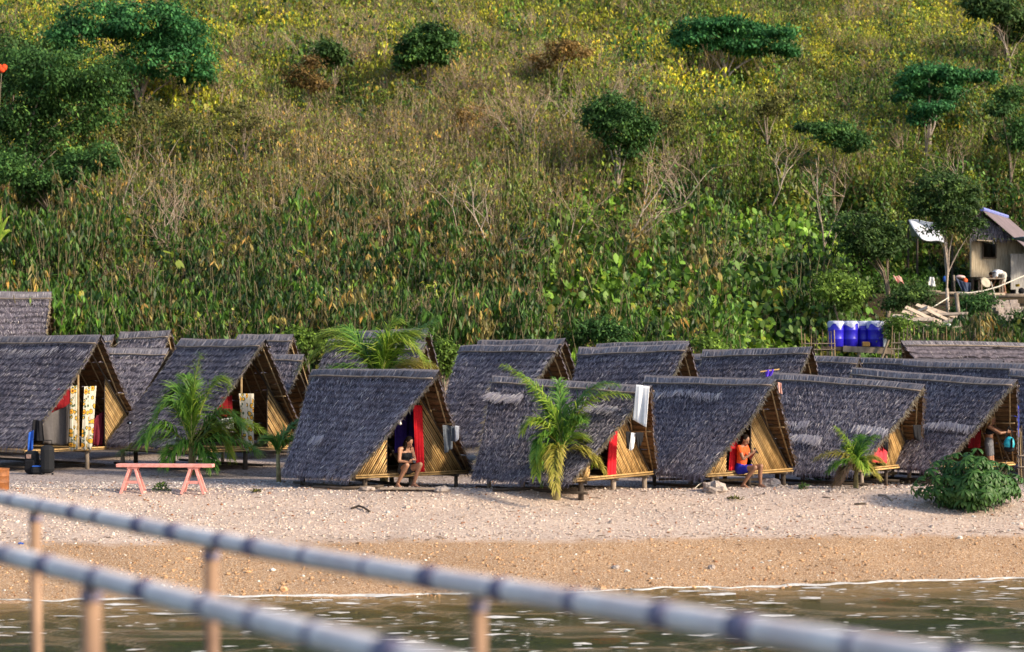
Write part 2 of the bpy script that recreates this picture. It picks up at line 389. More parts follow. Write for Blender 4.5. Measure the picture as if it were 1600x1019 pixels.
# dry twigs and leaf bits washed up along the crest and the tide line
MDEB = tone_mat('debris_material', [(0, (.05, .035, .025)), (1, (.22, .15, .09))], 0.9)
dv_ = []
for k in range(4):
    q = MB(); random.seed(k + 70); q.tube([(-.5, 0, 0), (0, random.uniform(-.1, .1), .05), (.5, 0, 0)], [.035, .05, .03], 4)
    if k > 1: q.tube([(0, 0, .03), (.2, .22, .08)], [.03, .02], 4)
    me = bpy.data.meshes.new('twig_bit'); me.from_pydata(q.v, [], q.f); me.update(); a = me.attributes.new('tone', 'FLOAT', 'POINT'); a.data.foreach_set('value', RNG.uniform(0, 1, len(q.v)).astype(np.float32)); me.materials.append(MDEB); dv_.append(me)
n = 1500; DX = RNG.uniform(-13, 13, n); w_ = RNG.random(n); yb_ = shore(DX) + (YC - shore(DX)) * .50
DY = np.where(w_ < .30, YC + .6 + RNG.normal(0, .8, n), np.where(w_ < .55, yb_ + RNG.normal(0, .12, n) + .3 * nz(DX, DX * 0, 1.5, 2), RNG.uniform(37, 50, n)))
s_ = RNG.uniform(.03, .13, n)
scatter('beach_debris', dv_, np.stack([DX, DY, tz(DX, DY) + .012], 1), np.stack([0 * DX, 0 * DX, RNG.uniform(0, 6.3, n)], 1), np.stack([s_, s_, s_], 1), RNG.integers(0, 4, n), np.ones((n, 3)), 'small dry twigs and leaf bits strewn over the pebbles', 'debris')
# ------------------------------------------------------------------ materials for huts
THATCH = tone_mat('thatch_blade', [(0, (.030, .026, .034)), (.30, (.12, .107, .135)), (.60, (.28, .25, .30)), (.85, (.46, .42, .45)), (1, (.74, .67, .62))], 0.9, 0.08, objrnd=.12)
THATCH_B = basic('thatch_weathered', (.045, .038, .050), (.17, .148, .18), 14, .95, (1, 1, 1), bmp=.8, dist=.02, rnd=.12)
THATCH_IN = basic('thatch_inside', (.085, .050, .026), (.20, .125, .065), 9, .9, (1, 1, 4), bmp=.5, rnd=.2)
EDGE = tone_mat('thatch_edge_blade', [(0, (.10, .075, .05)), (.5, (.28, .21, .13)), (1, (.55, .45, .30))], 0.9)
CAPM = tone_mat('ridge_cap_blade', [(0, (.09, .08, .09)), (.5, (.19, .175, .20)), (1, (.38, .35, .36))], 0.9, objrnd=.1)
BAMB = basic('split_bamboo', (.30, .17, .060), (.60, .40, .175), 9, .55, (1, 1, .6), bmp=.25, rnd=.42)
BAMB_D = basic('aged_bamboo', (.20, .13, .065), (.42, .30, .16), 7, .6, bmp=.25, rnd=.2)
WOODD = basic('dark_wet_wood', (.035, .026, .020), (.12, .088, .065), 6, .85, (1, 1, .3), bmp=.5, rnd=.25)
WOODG = basic('grey_wood', (.16, .12, .09), (.36, .29, .23), 6, .85, (1, 1, .4), bmp=.5, rnd=.2)
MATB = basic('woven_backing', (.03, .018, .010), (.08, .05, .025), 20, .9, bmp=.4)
STONE = basic('foundation_stone', (.24, .19, .165), (.50, .42, .37), 5, .9, bmp=.9, dist=.04)

HUTS = {}
def lerp(a, b, t): return a + (b - a) * t
def build_slope(hut, R0, R1, E0, E1, ncourse, nblade, side, fine, tufts=(), lean=0.0, skip_in=False):
    R0, R1, E0, E1 = [np.array(q, float) for q in (R0, R1, E0, E1)]
    nrm = np.cross(R1 - R0, E0 - R0) * side; nrm = nrm / np.linalg.norm(nrm)
    if nrm[2] < 0: nrm = -nrm
    k0 = random.uniform(0, 50)
    def S(u, v, off):
        u = np.asarray(u, float)[..., None]; v = np.asarray(v, float)[..., None]
        p = (R0 + (R1 - R0) * u) * (1 - v) + (E0 + (E1 - E0) * u) * v
        wob = .022 * np.sin(u * 5 + k0 + 3 * v) + .018 * np.sin(u * 11 + v * 7 + k0) - .05 * np.sin(math.pi * np.clip(v, 0, 1)) 
        return p + nrm * (np.asarray(off, float)[..., None] + wob)
    Lu = max(np.linalg.norm(R1 - R0), np.linalg.norm(E1 - E0)); Lv = np.linalg.norm((R0 + R1 - E0 - E1) / 2)
    seg = max(8, int(Lu / fine))
    us = np.linspace(0, 1, seg + 1)
    for k in range(ncourse):
        v0 = k / ncourse; v1 = (k + 1) / ncourse
        jit = RNG.normal(0, .16, seg + 1) / ncourse + .22 * np.sin(us * 9 + k * 2.3 + k0) / ncourse
        vb = v1 + .25 / ncourse + jit; uo = us.copy(); uo[0] -= .006 * random.random(); uo[-1] += .012 * random.random()
        A = S(uo, np.full(seg + 1, v0), np.full(seg + 1, .012)); B = S(uo, vb, np.full(seg + 1, .030) + RNG.uniform(0, .014, seg + 1))
        C = S(uo, vb - .02 / ncourse, np.full(seg + 1, .012)); D = S(uo, np.full(seg + 1, v0 + .02), np.full(seg + 1, -.022))
        V = np.concatenate([A, B, C, D]); s1 = seg + 1; i = np.arange(seg)
        Fc = np.concatenate([np.stack([i + a * s1, i + 1 + a * s1, i + 1 + b_ * s1, i + b_ * s1], 1) for a, b_ in ((0, 1), (1, 2), (2, 3), (3, 0))] +
                            [np.array([[0, s1, 2 * s1, 3 * s1], [seg, seg + s1, seg + 2 * s1, seg + 3 * s1]])])
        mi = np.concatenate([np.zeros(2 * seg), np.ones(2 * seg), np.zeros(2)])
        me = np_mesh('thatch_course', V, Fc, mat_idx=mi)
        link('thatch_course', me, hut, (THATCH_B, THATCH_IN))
    # strands
    def tri(n):
        return RNG.uniform(0, 1, n), (RNG.integers(0, ncourse, n) + RNG.random(n) ** .6) / ncourse
    n = int(nblade * 2.1); u, v = tri(n)
    P = S(u, v, RNG.uniform(.03, .055, n)); dn = unit(S(u, v + .05, 0 * u) - S(u, v, 0 * u))
    al = unit(R1 - R0)[None, :]
    D = dn + al * (RNG.normal(lean, .38, (n, 1))) + nrm * RNG.uniform(.0, .20, (n, 1))
    L = RNG.uniform(.06, .14, n); Wd = RNG.uniform(.007, .016, n)
    tone = np.clip(RNG.normal(.47, .20, n) + .12 * nz(u * Lu, v * Lv, .55, k0), 0, 1); fc = (v * ncourse) % 1; tone = tone - .26 * (fc < .28) + .08 * (fc > .75); tone = np.clip(np.where(RNG.random(n) < .025, RNG.uniform(.85, 1, n), tone), 0, 1)  # strands under each course lip darkened to draw its shadow line
    V, Fq = blades(P, D, np.repeat(nrm[None], n, 0) + al * RNG.normal(0, .4, (n, 1)), L, Wd); T = np.repeat(tone, 4)
    for (tu, tv, du, cnt) in tufts:
        u = RNG.uniform(tu - du, tu + du, cnt); v = tv + RNG.normal(0, .010, cnt) + .012 * np.sin(u * 14)
        P = S(u, v, RNG.uniform(.05, .08, cnt)); D = dn[:1] + al * RNG.normal(0, .25, (cnt, 1)) + nrm * RNG.uniform(.1, .35, (cnt, 1))
        V2, F2 = blades(P, D, np.repeat(nrm[None], cnt, 0), RNG.uniform(.15, .30, cnt), RNG.uniform(.015, .03, cnt))
        Fq = np.concatenate([Fq, F2 + len(V)]); V = np.concatenate([V, V2]); T = np.concatenate([T, np.repeat(RNG.uniform(.6, 1, cnt), 4)])
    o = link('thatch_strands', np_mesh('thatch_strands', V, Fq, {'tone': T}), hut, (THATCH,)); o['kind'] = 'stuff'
    # ragged verge (front and rear) and eave fringe
    n = max(60, nblade // 10)
    vv = RNG.uniform(0, 1, n); fr = RNG.random(n) < .75
    u = np.where(fr, 1.0, 0.0)
    P = S(u, vv, RNG.uniform(-.02, .05, n)); D = dn[:1] * RNG.uniform(.4, 1.2, (n, 1)) + al * np.where(fr, 1, -1)[:, None] * RNG.uniform(.1, .8, (n, 1)) + rand_dirs(n) * .3
    V, Fq = blades(P, D, np.repeat(nrm[None], n, 0), RNG.uniform(.06, .15, n), RNG.uniform(.010, .022, n))
    T = np.repeat(RNG.uniform(.2, 1, n), 4)
    m_ = max(40, nblade // 14); u = RNG.uniform(0, 1, m_)
    P = S(u, RNG.uniform(.97, 1.02, m_), RNG.uniform(0, .04, m_)); D = dn[:1] + np.array([[0, 0, -.5]]) + rand_dirs(m_) * .25
    V2, F2 = blades(P, D, np.repeat(nrm[None], m_, 0), RNG.uniform(.08, .2, m_), RNG.uniform(.012, .022, m_))
    o = link('verge_fringe', np_mesh('verge_fringe', V, Fq, {'tone': T}), hut, (EDGE,)); o['kind'] = 'stuff'
    o = link('eave_fringe', np_mesh('eave_fringe', V2, F2, {'tone': np.repeat(RNG.uniform(.1, .7, m_), 4)}), hut, (THATCH,)); o['kind'] = 'stuff'
    return S, nrm

def build_ridge(hut, SL, SR, n, nL, nR):
    # folded cap: short blades standing across the ridge, a lashed pole on each side
    Vs, Fs, Ts = [], [], []; off = 0
    for S, nrm in ((SL, nL), (SR, nR)):
        u = RNG.uniform(0, 1, n); P = S(u, np.full(n, -.008), np.full(n, .06)); dn = unit(S(u, np.full(n, .05), 0 * u) - S(u, 0 * u, 0 * u))
        D = dn + RNG.normal(0, .06, (n, 3)); V, Fq = blades(P, D, np.repeat(nrm[None], n, 0) + RNG.normal(0, .3, (n, 3)), RNG.uniform(.15, .21, n), RNG.uniform(.012, .024, n), .8)
        Vs.append(V); Fs.append(Fq + off); off += len(V); Ts.append(np.repeat(np.clip(RNG.normal(.55, .2, n), 0, 1), 4))
    o = link('ridge_thatch', np_mesh('ridge_thatch', np.concatenate(Vs), np.concatenate(Fs), {'tone': np.concatenate(Ts)}), hut, (CAPM,)); o['kind'] = 'stuff'
    us = np.linspace(-.01, 1.01, 15); z0 = np.zeros(15)
    cb = []
    for t_ in (.075, 0, .075):
        pass
    A = SL(us, np.full(15, .066), np.full(15, .052)); B = (SL(us, z0 - .01, np.full(15, .05)) + SR(us, z0 - .01, np.full(15, .05))) / 2 + np.array([0, 0, .03]); C = SR(us, np.full(15, .066), np.full(15, .052))
    V = np.concatenate([A, B, C]); i = np.arange(14)
    Fc = np.concatenate([np.stack([i + a, i + 1 + a, i + 16 + a, i + 15 + a], 1) for a in (0, 15)])
    link('ridge_cap', np_mesh('ridge_cap', V, Fc), hut, (CAPB,))
    for S in (SL, SR):
        pts = S(us, np.full(15, .058), np.full(15, .080)); MB().tube([Vector(p) for p in pts], .017, 5).build('ridge_pole', WOODG, hut, True)
CAPB = basic('ridge_cap_base', (.10, .09, .10), (.22, .20, .22), 18, .95, (1, 1, 1), bmp=.6, rnd=.1)

def make_hut(key, label, X0, Y0, th, Wd, p, Le, q, zf, zr, ze=.2, floor=.38, style='closed', door=(-.55, .12), nb=4200, nc=17, fine=.07, tufts=(), lean=0.0, group='thatched A-frame huts along the beach', post_h=None, detail=2):
    gz = float(tz(X0, Y0)) if Y0 < 60 else 0.0
    hut = thing('thatched_hut', label, 'hut', (X0, Y0, 0), -th, group)
    HUTS[key] = dict(X0=X0, Y0=Y0, th=th, W=Wd, floor=floor, p=p, zf=zf, ze=ze, o=hut, Le=Le, q=q, zr=zr)
    h = Wd / 2
    R0, R1 = (-Le - q, 0, zr), (p, 0, zf)
    SL, nL = build_slope(hut, R0, R1, (-Le, -h, ze), (0, -h, ze), nc, nb, 1, fine, tufts, lean)
    SR, nR = build_slope(hut, R0, R1, (-Le, h, ze), (0, h, ze), nc, nb // 4 if detail > 1 else nb // 8, -1, fine * 2)
    build_ridge(hut, SL, SR, max(150, nb // 9), nL, nR)
    # rafters inside
    for S in (SL, SR):
        for u in ([.62, .74, .86, .97] if detail > 1 else [.75, .95]):
            a = S(np.array(u), np.array(.02), np.array(-.045)); b_ = S(np.array(u), np.array(.985), np.array(-.045)); c_ = S(np.array(u - .01), np.array(.5), np.array(-.05))
            MB().tube([Vector(a), Vector(c_), Vector(b_)], .019, 5).build('rafter', BAMB_D, hut, True)
    zw = zr + (zf - zr) * (Le + q) / (Le + q + p)       # ridge height above the wall plane
    def roof_y(z): return h * (zw - z) / (zw - ze)       # half width of the roof at height z (gable plane)
    hf = roof_y(floor) - .10                              # half floor width
    # floor deck: platform edge pole bundle, joists, posts
    f = MB(); f.box((-Le / 2 - .05, 0, floor - .03), (Le, 2 * hf, .05)); f.build('floor_deck', BAMB_D, hut)
    for i in range(2): MB().tube([(-.03 + .035 * i, -hf - .02, floor - .005 - .045 * i), (-.03 + .035 * i, 0, floor - .008 - .045 * i), (-.03 + .035 * i, hf + .02, floor - .004 - .045 * i)], .021, 6).build('floor_pole', BAMB, hut, True)
    for yy in (-hf * .8, 0, hf * .8): MB().tube([(.04, yy, floor - .09), (-Le - .05, yy, floor - .09)], .035, 6).build('joist', WOODD, hut, True)
    if detail > 1:
        for xx_ in (-.08, -Le + .1):
            for yy in (-hf * .82, 0, hf * .82):
                ro = random.uniform(.04, .06); MB().tube([(xx_, yy, floor - .05), (xx_ + random.uniform(-.02, .02), yy, -.15)], [ro, ro * 1.1], 7).build('post', random.choice([WOODD, WOODG]), hut, True)
        for yy in (-hf * .85, hf * .2): MB().tube([(.1, yy, .05), (-Le - .25, yy + .05, .06)], .035, 6).build('sleeper', WOODD, hut, True)
    # back wall
    bx = -Le + .05
    w = MB().add([(bx, -hf, floor), (bx, hf, floor), (bx, 0, zw - .15), (bx - .03, -hf, floor), (bx - .03, hf, floor), (bx - .03, 0, zw - .15)], [(0, 1, 2), (5, 4, 3), (0, 3, 4, 1), (1, 4, 5, 2), (2, 5, 3, 0)])
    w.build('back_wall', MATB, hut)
    # gable walls of split bamboo laid parallel to the roof edges
    sl_ = (zw - ze) / h; gx = -.12
    def slat(y0, sgn, yend):
        # from the floor at y0 leaning to the middle with the slope of the roof
        dy = abs(yend - y0); zt = min(floor + dy * sl_, zw - .1)
        yt = y0 + sgn * (zt - floor) / sl_
        r = .017; a = Vector((gx + random.uniform(0, .012), y0 + random.uniform(-.004, .004), floor - .03)); e = Vector((gx + random.uniform(0, .014), yt, zt + random.uniform(-.02, .02)))
        if (e - a).length < .12: return
        MB().tube([a, (a + e) / 2 + Vector((random.uniform(0, .006), 0, 0)), e], [r, r * .95, r * .85], 5).build('slat', BAMB, hut, True)
    def panel(y0, y1, sgn):
        # backing sheet so that no light comes through
        dy = abs(y1 - y0); zt = floor + dy * sl_
        pts = [(gx - .02, y0, floor), (gx - .02, y1, floor), (gx - .02, y1, zt)]
        q_ = [(x_ - .012, y_, z_) for x_, y_, z_ in pts]
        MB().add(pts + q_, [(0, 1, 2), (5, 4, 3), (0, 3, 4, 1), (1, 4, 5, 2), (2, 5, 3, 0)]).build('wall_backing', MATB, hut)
    if style == 'closed' or style == 'open':
        yl, yr = door
        step = .046 / math.sin(math.atan(sl_)) if detail > 1 else .09
        if style == 'closed' or yl > -hf + .1:
            y = -hf
            while y < yl - .03: slat(y, 1, yl); y += step
            panel(-hf, yl, 1)
            MB().tube([(gx, yl, floor - .03), (gx, yl, min(floor + (hf + yl) * sl_ + .05, zw))], .018, 6).build('door_jamb', WOODD, hut, True)
        y = hf
        while y > yr + .03: slat(y, -1, yr); y -= step
        panel(hf, yr, -1)
        MB().tube([(gx, yr, floor - .03), (gx, yr, min(floor + (hf - yr) * sl_ - .02, zw))], .018, 6).build('door_jamb', WOODD, hut, True)
    for sg in (-1, 1):   # wall plate poles following the roof edge
        MB().tube([(gx + .03, sg * (hf + .02), floor - .08), (gx + .03, sg * .06, floor - .08 + (hf - .04) * sl_)], .024, 6).build('gable_pole', WOODD, hut, True)
    if detail > 1:
        # drying bar between wall pole and prow on the far side
        zz = floor + .62 * (zw - floor) * .78; yb = roof_y(zz) - .14
        MB().tube([(gx, yb, zz), (p * (1 - (zw - zz) / (zw - ze)) + .02, yb + .02, zz + .01)], .018, 6).build('cross_bar', BAMB_D, hut, True)
        HUTS[key]['bar'] = (gx, p * (1 - (zw - zz) / (zw - ze)), yb, zz)
    return hut

def fit(d0, Wd, xl, xr, xf, xre, xrr):
    """solve placement, yaw and lengths of a hut so that its corners stand where they were measured"""
    def f(P):
        X0, th, p, Le, q = P; c, s = math.cos(th), math.sin(th)
        def pr(lx, ly): return 800 + F * (X0 + lx * c + ly * s) / (d0 - lx * s + ly * c)
        return np.array([pr(0, -Wd / 2) - xl, pr(0, Wd / 2) - xr, pr(p, 0) - xf, pr(-Le, -Wd / 2) - xre, pr(-Le - q, 0) - xrr])
    P = np.array([((xl + xr) / 2 - 800) / F * d0, .6, .8, 2.5, .5])
    for _ in range(40):
        r = f(P); J = np.array([(f(P + np.eye(5)[i] * 1e-4) - r) / 1e-4 for i in range(5)]).T
        dP = np.linalg.solve(J, -r); P = P + np.clip(dP, -.4, .4)
        P[1] = min(max(P[1], .1), 1.35)
    return P
def hut_at(key, label, d0, Wd, xl, xr, xf, xre, xrr, yf, yr, **k):
    X0, th, p, Le, q = fit(d0, Wd, xl, xr, xf, xre, xrr)
    zf = CAMZ + (HOR - yf) / F * (d0 - p * math.sin(th)) - .07
    zr = CAMZ + (HOR - yr) / F * (d0 + (Le + q) * math.sin(th)) - .07
    print('HUT %s th=%.0f p=%.2f Le=%.2f q=%.2f zf=%.2f zr=%.2f' % (key, math.degrees(th), p, Le, q, zf, zr))
    return make_hut(key, label, X0, d0, th, Wd, p, Le, q, zf, zr, **k)
def hw(key, lx, ly, z):
    H = HUTS[key]; c, s = math.cos(H['th']), math.sin(H['th'])
    return Vector((H['X0'] + lx * c + ly * s, H['Y0'] - lx * s + ly * c, z))
#@HUTS
# ------------------------------------------------------------------ the huts
BG = 'thatched A-frame huts along the beach'
hut_at('F1', 'small thatched hut with seated woman, red curtain and purple cloth in its doorway', 43.1, 3.2, 549, 738, 683, 445, 490, 578, 577, floor=.36, ze=.32, tufts=[(.30, .66, .055, 70)], door=(-.62, .22), nb=6500)
hut_at('F2', 'small thatched hut with white towel over its ridge, behind the tall coconut palm', 42.4, 3.2, 896, 1027, 1015, 741, 772, 603, 588, floor=.36, ze=.33, tufts=[(.12, .17, .12, 220), (.75, .22, .16, 160), (.62, .40, .10, 60)], door=(-.85, -.10), nb=6500)
hut_at('F3', 'small thatched hut whose doorway holds the sitter in orange shirt and blue shorts', 43.7, 3.1, 1101, 1244, 1213, 1000, 1010, 593, 587, floor=.36, ze=.36, tufts=[(.35, .14, .3, 160)], door=(-.72, .12), nb=6500)
hut_at('F4', 'small thatched hut with pale torn thatch rows and a small palm in front', 45.0, 3.1, 1338, 1438, 1443, 1195, 1207, 600, 582, floor=.40, ze=.36, tufts=[(.25, .66, .25, 420), (.85, .50, .14, 150), (.2, .50, .15, 90), (.15, .85, .12, 80)], door=(-.75, .05), nb=6500)
hut_at('F5', 'small thatched hut behind the big green shrub, woman with outstretched arms inside', 45.8, 3.2, 1466, 1589, 1588, 1325, 1335, 593, 576, floor=.38, ze=.36, tufts=[(.70, .52, .26, 330), (.35, .36, .2, 160)], style='none', nb=6500)
hut_at('F6', 'thatched hut cut off by the right edge of the picture beside the stick fence', 48.0, 3.3, 1700, 1830, 1810, 1588, 1580, 590, 577, nb=2500)
hut_at('L0', 'large open thatched hut at far left with two sunflower curtains and mosquito net', 51.3, 4.0, 40, 232, 155, -130, -40, 524, 527, floor=.50, ze=.62, style='open', door=(-5, .62), nb=6500, lean=-.45, tufts=[(.5, .12, .5, 120)])
hut_at('L2', 'large open thatched hut behind the leafy palm and the pink bench', 51.0, 4.0, 288, 480, 415, 170, 284, 531, 530, floor=.50, ze=.62, style='open', door=(-5, .75), nb=6000, lean=-.45)
hut_at('M1a', 'thatched hut right behind the seated woman\'s hut, palm fronds over its ridge', 48.5, 3.6, 560, 702, 664, 452, 515, 535, 531, ze=.6, floor=.7, nb=4500, lean=-.4, detail=1, nc=15, style='none')
hut_at('M1b', 'thatched hut with the highest ridge behind the palm fronds in the middle', 54.5, 3.6, 585, 712, 671, 480, 532, 513, 519, ze=.6, floor=.7, nb=3000, lean=-.3, detail=1, nc=14, style='none')
hut_at('M2a', 'large thatched hut between the seated woman\'s hut and the towel hut, second row', 49.0, 3.6, 768, 925, 872, 672, 721, 538, 541, ze=.75, floor=.8, nb=6500, lean=-.45, detail=1, style='none')
hut_at('M2b', 'thatched hut peeking out just behind the large second-row hut in the middle', 54.5, 3.6, 800, 935, 883, 700, 750, 529, 533, ze=.6, floor=.7, nb=2500, lean=-.3, detail=1, nc=14, style='none')
hut_at('M3a', 'second-row thatched hut rising between the towel hut and the orange-shirt hut', 49.5, 3.6, 985, 1122, 1076, 868, 906, 538, 543, ze=.6, floor=.7, nb=5000, lean=-.4, detail=1, style='none')
hut_at('M3b', 'third-row thatched hut, its ridge just above the one in front, right of centre', 55.0, 3.6, 995, 1118, 1075, 892, 934, 533, 537, ze=.6, floor=.7, nb=2500, detail=1, nc=14, style='none')
hut_at('M4', 'thatched hut with pale ridge in the second row, left of the blue drums', 50.5, 3.6, 1186, 1305, 1268, 1066, 1099, 543, 547, ze=.6, floor=.7, nb=4500, lean=-.3, detail=1, style='none')
hut_at('M4b', 'thatched hut of which only a bit of ridge shows between two second-row huts', 56.5, 3.4, 1160, 1270, 1240, 1050, 1081, 553, 553, ze=.6, floor=.7, nb=1800, detail=1, nc=14, style='none')
hut_at('M5', 'low thatched hut with its ridge right under the drum platform', 53.0, 3.4, 1262, 1375, 1342, 1150, 1170, 558, 555, ze=.5, floor=.6, nb=2500, detail=1, nc=14, style='none')
hut_at('M6', 'low thatched hut behind the shrub hut, ridge crossing under the drum platform post', 54.0, 3.4, 1480, 1595, 1565, 1318, 1343, 563, 560, ze=.5, floor=.6, nb=3000, detail=1, nc=14, style='none')
hut_at('M7', 'thatched hut at the right with pale dry ridge reaching the picture edge', 50.5, 3.4, 1600, 1720, 1690, 1388, 1414, 570, 563, ze=.5, floor=.6, nb=4000, detail=1, nc=14, style='none')
hut_at('L1a', 'small dark-fronted thatched hut squeezed between the two large open huts', 56.5, 3.6, 200, 305, 263, 100, 150, 545, 543, ze=.6, floor=.7, nb=3500, lean=-.3, detail=1, nc=14, style='none')
hut_at('L1b', 'third-row thatched hut seen above the gap between the two large open huts', 62.0, 3.6, 208, 300, 267, 140, 188, 517, 519, ze=.6, floor=.7, nb=2500, lean=-.3, detail=1, nc=14, style='none')
hut_at('L1c', 'thatched hut whose gable tip shows just right of the leftmost large ridge', 62.5, 3.6, 120, 212, 178, 50, 95, 524, 526, ze=.6, floor=.7, nb=1500, detail=1, nc=12, style='none')
hut_at('L2b', 'third-row thatched hut with its gable above the right end of the bench hut', 60.5, 3.6, 400, 500, 458, 330, 373, 522, 524, ze=.6, floor=.7, nb=2500, lean=-.3, detail=1, nc=14, style='none')
hut_at('L2c', 'low thatched hut half hidden between bench hut and palm fronds', 57.5, 3.4, 415, 515, 474, 340, 378, 554, 555, ze=.5, floor=.6, nb=2500, detail=1, nc=14, style='none')
hut_at('LM1', 'thatched hut behind the far left open hut, ridge at the left picture edge', 57.5, 3.6, 10, 115, 75, -120, -70, 541, 541, ze=.6, floor=.7, nb=1500, detail=1, nc=12, style='none')
# broad roof at the far left and the long shed roof at the right
X0 = (78 - 800) / F * 64
make_hut('BB', 'tall grey thatched roof standing higher than the rest at the far left', X0, 64, math.radians(-4), 4.6, .02, 4.2, 0, CAMZ + (HOR - 460) / F * 64, CAMZ + (HOR - 458) / F * 64, ze=1.6, floor=1.7, nb=5000, nc=18, detail=1, style='none')
P_ = px(1413, 534, 60); th_ = math.radians(180 - 14)
make_hut('LS', 'long low thatched shed roof running to the right picture edge below the slope', P_.x + 1.0 * math.cos(math.radians(14)), 60.3, th_, 3.6, 1.0, 9.0, 0, P_.z - .03, P_.z - .25, ze=1.4, floor=1.5, nb=6500, nc=14, detail=1, style='closed')
# ------------------------------------------------------------------ hillside vegetation (uncountable undergrowth)
LEAFST = [(0, (.12, .14, .15)), (.4, (.60, .62, .6)), (.8, (1.2, 1.15, 1.0)), (.9, (1.35, .92, .62)), (1, (1.5, 1.0, .7))]
MREED = tone_mat('reed_leaf', LEAFST, .5, .18, inst=True)
MSTEM = tone_mat('reed_stem', [(0, (.09, .075, .035)), (.5, (.19, .155, .08)), (1, (.34, .27, .17))], .7)
MTWIG = tone_mat('dry_twig', [(0, (.15, .10, .065)), (.5, (.32, .225, .15)), (1, (.50, .38, .29))], .85)
def join_np(name, parts, mats):
    """parts: list of (V, F, tone_per_vertex, material index)"""
    Vs, Fs, Ts, Ms = [], [], [], []; off = 0
    for V, Fq, T, mi in parts:
        Vs.append(V); Fs.append(Fq + off); off += len(V); Ts.append(T); Ms.append(np.full(len(Fq), mi))
    me = np_mesh(name, np.concatenate(Vs), np.concatenate(Fs), {'tone': np.concatenate(Ts)}, np.concatenate(Ms))
    for m_ in mats: me.materials.append(m_)
    return me
def sticks(A, B, r0, r1):
    """three-sided sticks from A to B as quads"""
    A = np.asarray(A, float); B = np.asarray(B, float); D = unit(B - A)
    ref = np.where(np.abs(D[:, 2:3]) < .9, np.array([[0, 0, 1.]]), np.array([[1., 0, 0]]))
    S = unit(np.cross(D, ref)); U = np.cross(S, D); n = len(A); r0 = np.broadcast_to(r0, n)[:, None]; r1 = np.broadcast_to(r1, n)[:, None]
    rows = []
    for P, r in ((A, r0), (B, r1)):
        for a in (0, 2.0944, 4.18879): rows.append(P + (S * math.cos(a) + U * math.sin(a)) * r)
    V = np.stack(rows, 1).reshape(-1, 3); b0 = (np.arange(n) * 6)[:, None]
    Fq = np.concatenate([b0 + np.array([[0, 1, 4, 3]]), b0 + np.array([[1, 2, 5, 4]]), b0 + np.array([[2, 0, 3, 5]])])
    return V, Fq
def reed_clump(seed, H=3.6, nst=7, spread=.55, lpc=15, ll=.26, lw=.062, dead=.11, low=.35):
    rng = np.random.default_rng(seed); A, B = [], []; LP, LD = [], []
    for s in range(nst):
        a = rng.uniform(0, 6.28); r = spread * math.sqrt(rng.random()); h = H * rng.uniform(.6, 1.0)
        lean = rng.normal(0, .09, 2); b0 = np.array([r * math.cos(a), r * math.sin(a), -.3])
        prev = b0
        for k in range(1, 4):
            t_ = k / 3; q = b0 + np.array([lean[0] * h * t_ * t_, lean[1] * h * t_ * t_, (h + .3) * t_]); A.append(prev); B.append(q); prev = q
        for c_ in range(int(lpc * .75)):
            t_ = low + (1 - low) * rng.random() ** .75; P = b0 + np.array([lean[0] * h * t_ * t_, lean[1] * h * t_ * t_, (h + .3) * t_])
            az = rng.uniform(0, 6.28); out = rng.uniform(.05, .28); Q = P + np.array([math.cos(az) * out, math.sin(az) * out, .06])
            for l_ in range(rng.integers(3, 7)):
                LP.append(Q + rng.normal(0, .02, 3)); aa = rng.uniform(0, 6.28); LD.append([math.cos(aa) * .6, math.sin(aa) * .6, rng.uniform(-1.6, -.4)])
    LP = np.array(LP); LD = np.array(LD); n = len(LP)
    V, Fq = leaves(LP, LD, np.array([[0, 0, 1.]]) + rng.normal(0, .35, (n, 3)), ll * rng.uniform(.6, 1.25, n), lw * rng.uniform(.7, 1.3, n))
    T = np.where(rng.random(n) < dead, rng.uniform(.85, 1, n), rng.uniform(.1, .8, n))
    V2, F2 = sticks(A, B, .014, .010)
    return join_np('reed_clump', [(V, Fq, np.repeat(T, 4), 0), (V2, F2, np.repeat(rng.uniform(0, 1 if nst > 10 else .55, len(A)), 6), 1)], (MREED, MSTEM))
def broad_bush(seed, R=1.0, H=1.7, nl=230, ll=.23, lw=.17):
    rng = np.random.default_rng(seed); d = rand_dirs(nl, rng); d[:, 2] = np.abs(d[:, 2]); rad = rng.uniform(.45, 1, nl)[:, None]
    lump = 1 + .22 * np.sin(d[:, :1] * 5 + seed) + .18 * np.sin(d[:, 1:2] * 6 + seed * 2)
    P = d * rad * lump * np.array([[R, R, H]]) ; D = d * .5 + np.array([[0, 0, -.75]]) + rng.normal(0, .3, (nl, 3))
    V, Fq = ovals(P, D, d + np.array([[0, 0, .8]]) + rng.normal(0, .3, (nl, 3)), ll * rng.uniform(.6, 1.3, nl), lw * rng.uniform(.6, 1.25, nl))
    T = np.where(rng.random(nl) < .07, rng.uniform(.85, .95, nl), rng.uniform(.15, .8, nl))
    k = 9; A = np.zeros((k, 3)) + rng.normal(0, .1, (k, 3)); A[:, 2] = -.3; B = rand_dirs(k, rng) * np.array([[R, R, .3]]) * .7; B[:, 2] = H * .8
    V2, F2 = sticks(A, B, .02, .008)
    return join_np('broad_bush', [(V, Fq, np.repeat(T, 6), 0), (V2, F2, np.repeat(rng.uniform(0, .6, k), 6), 1)], (MREED, MSTEM))
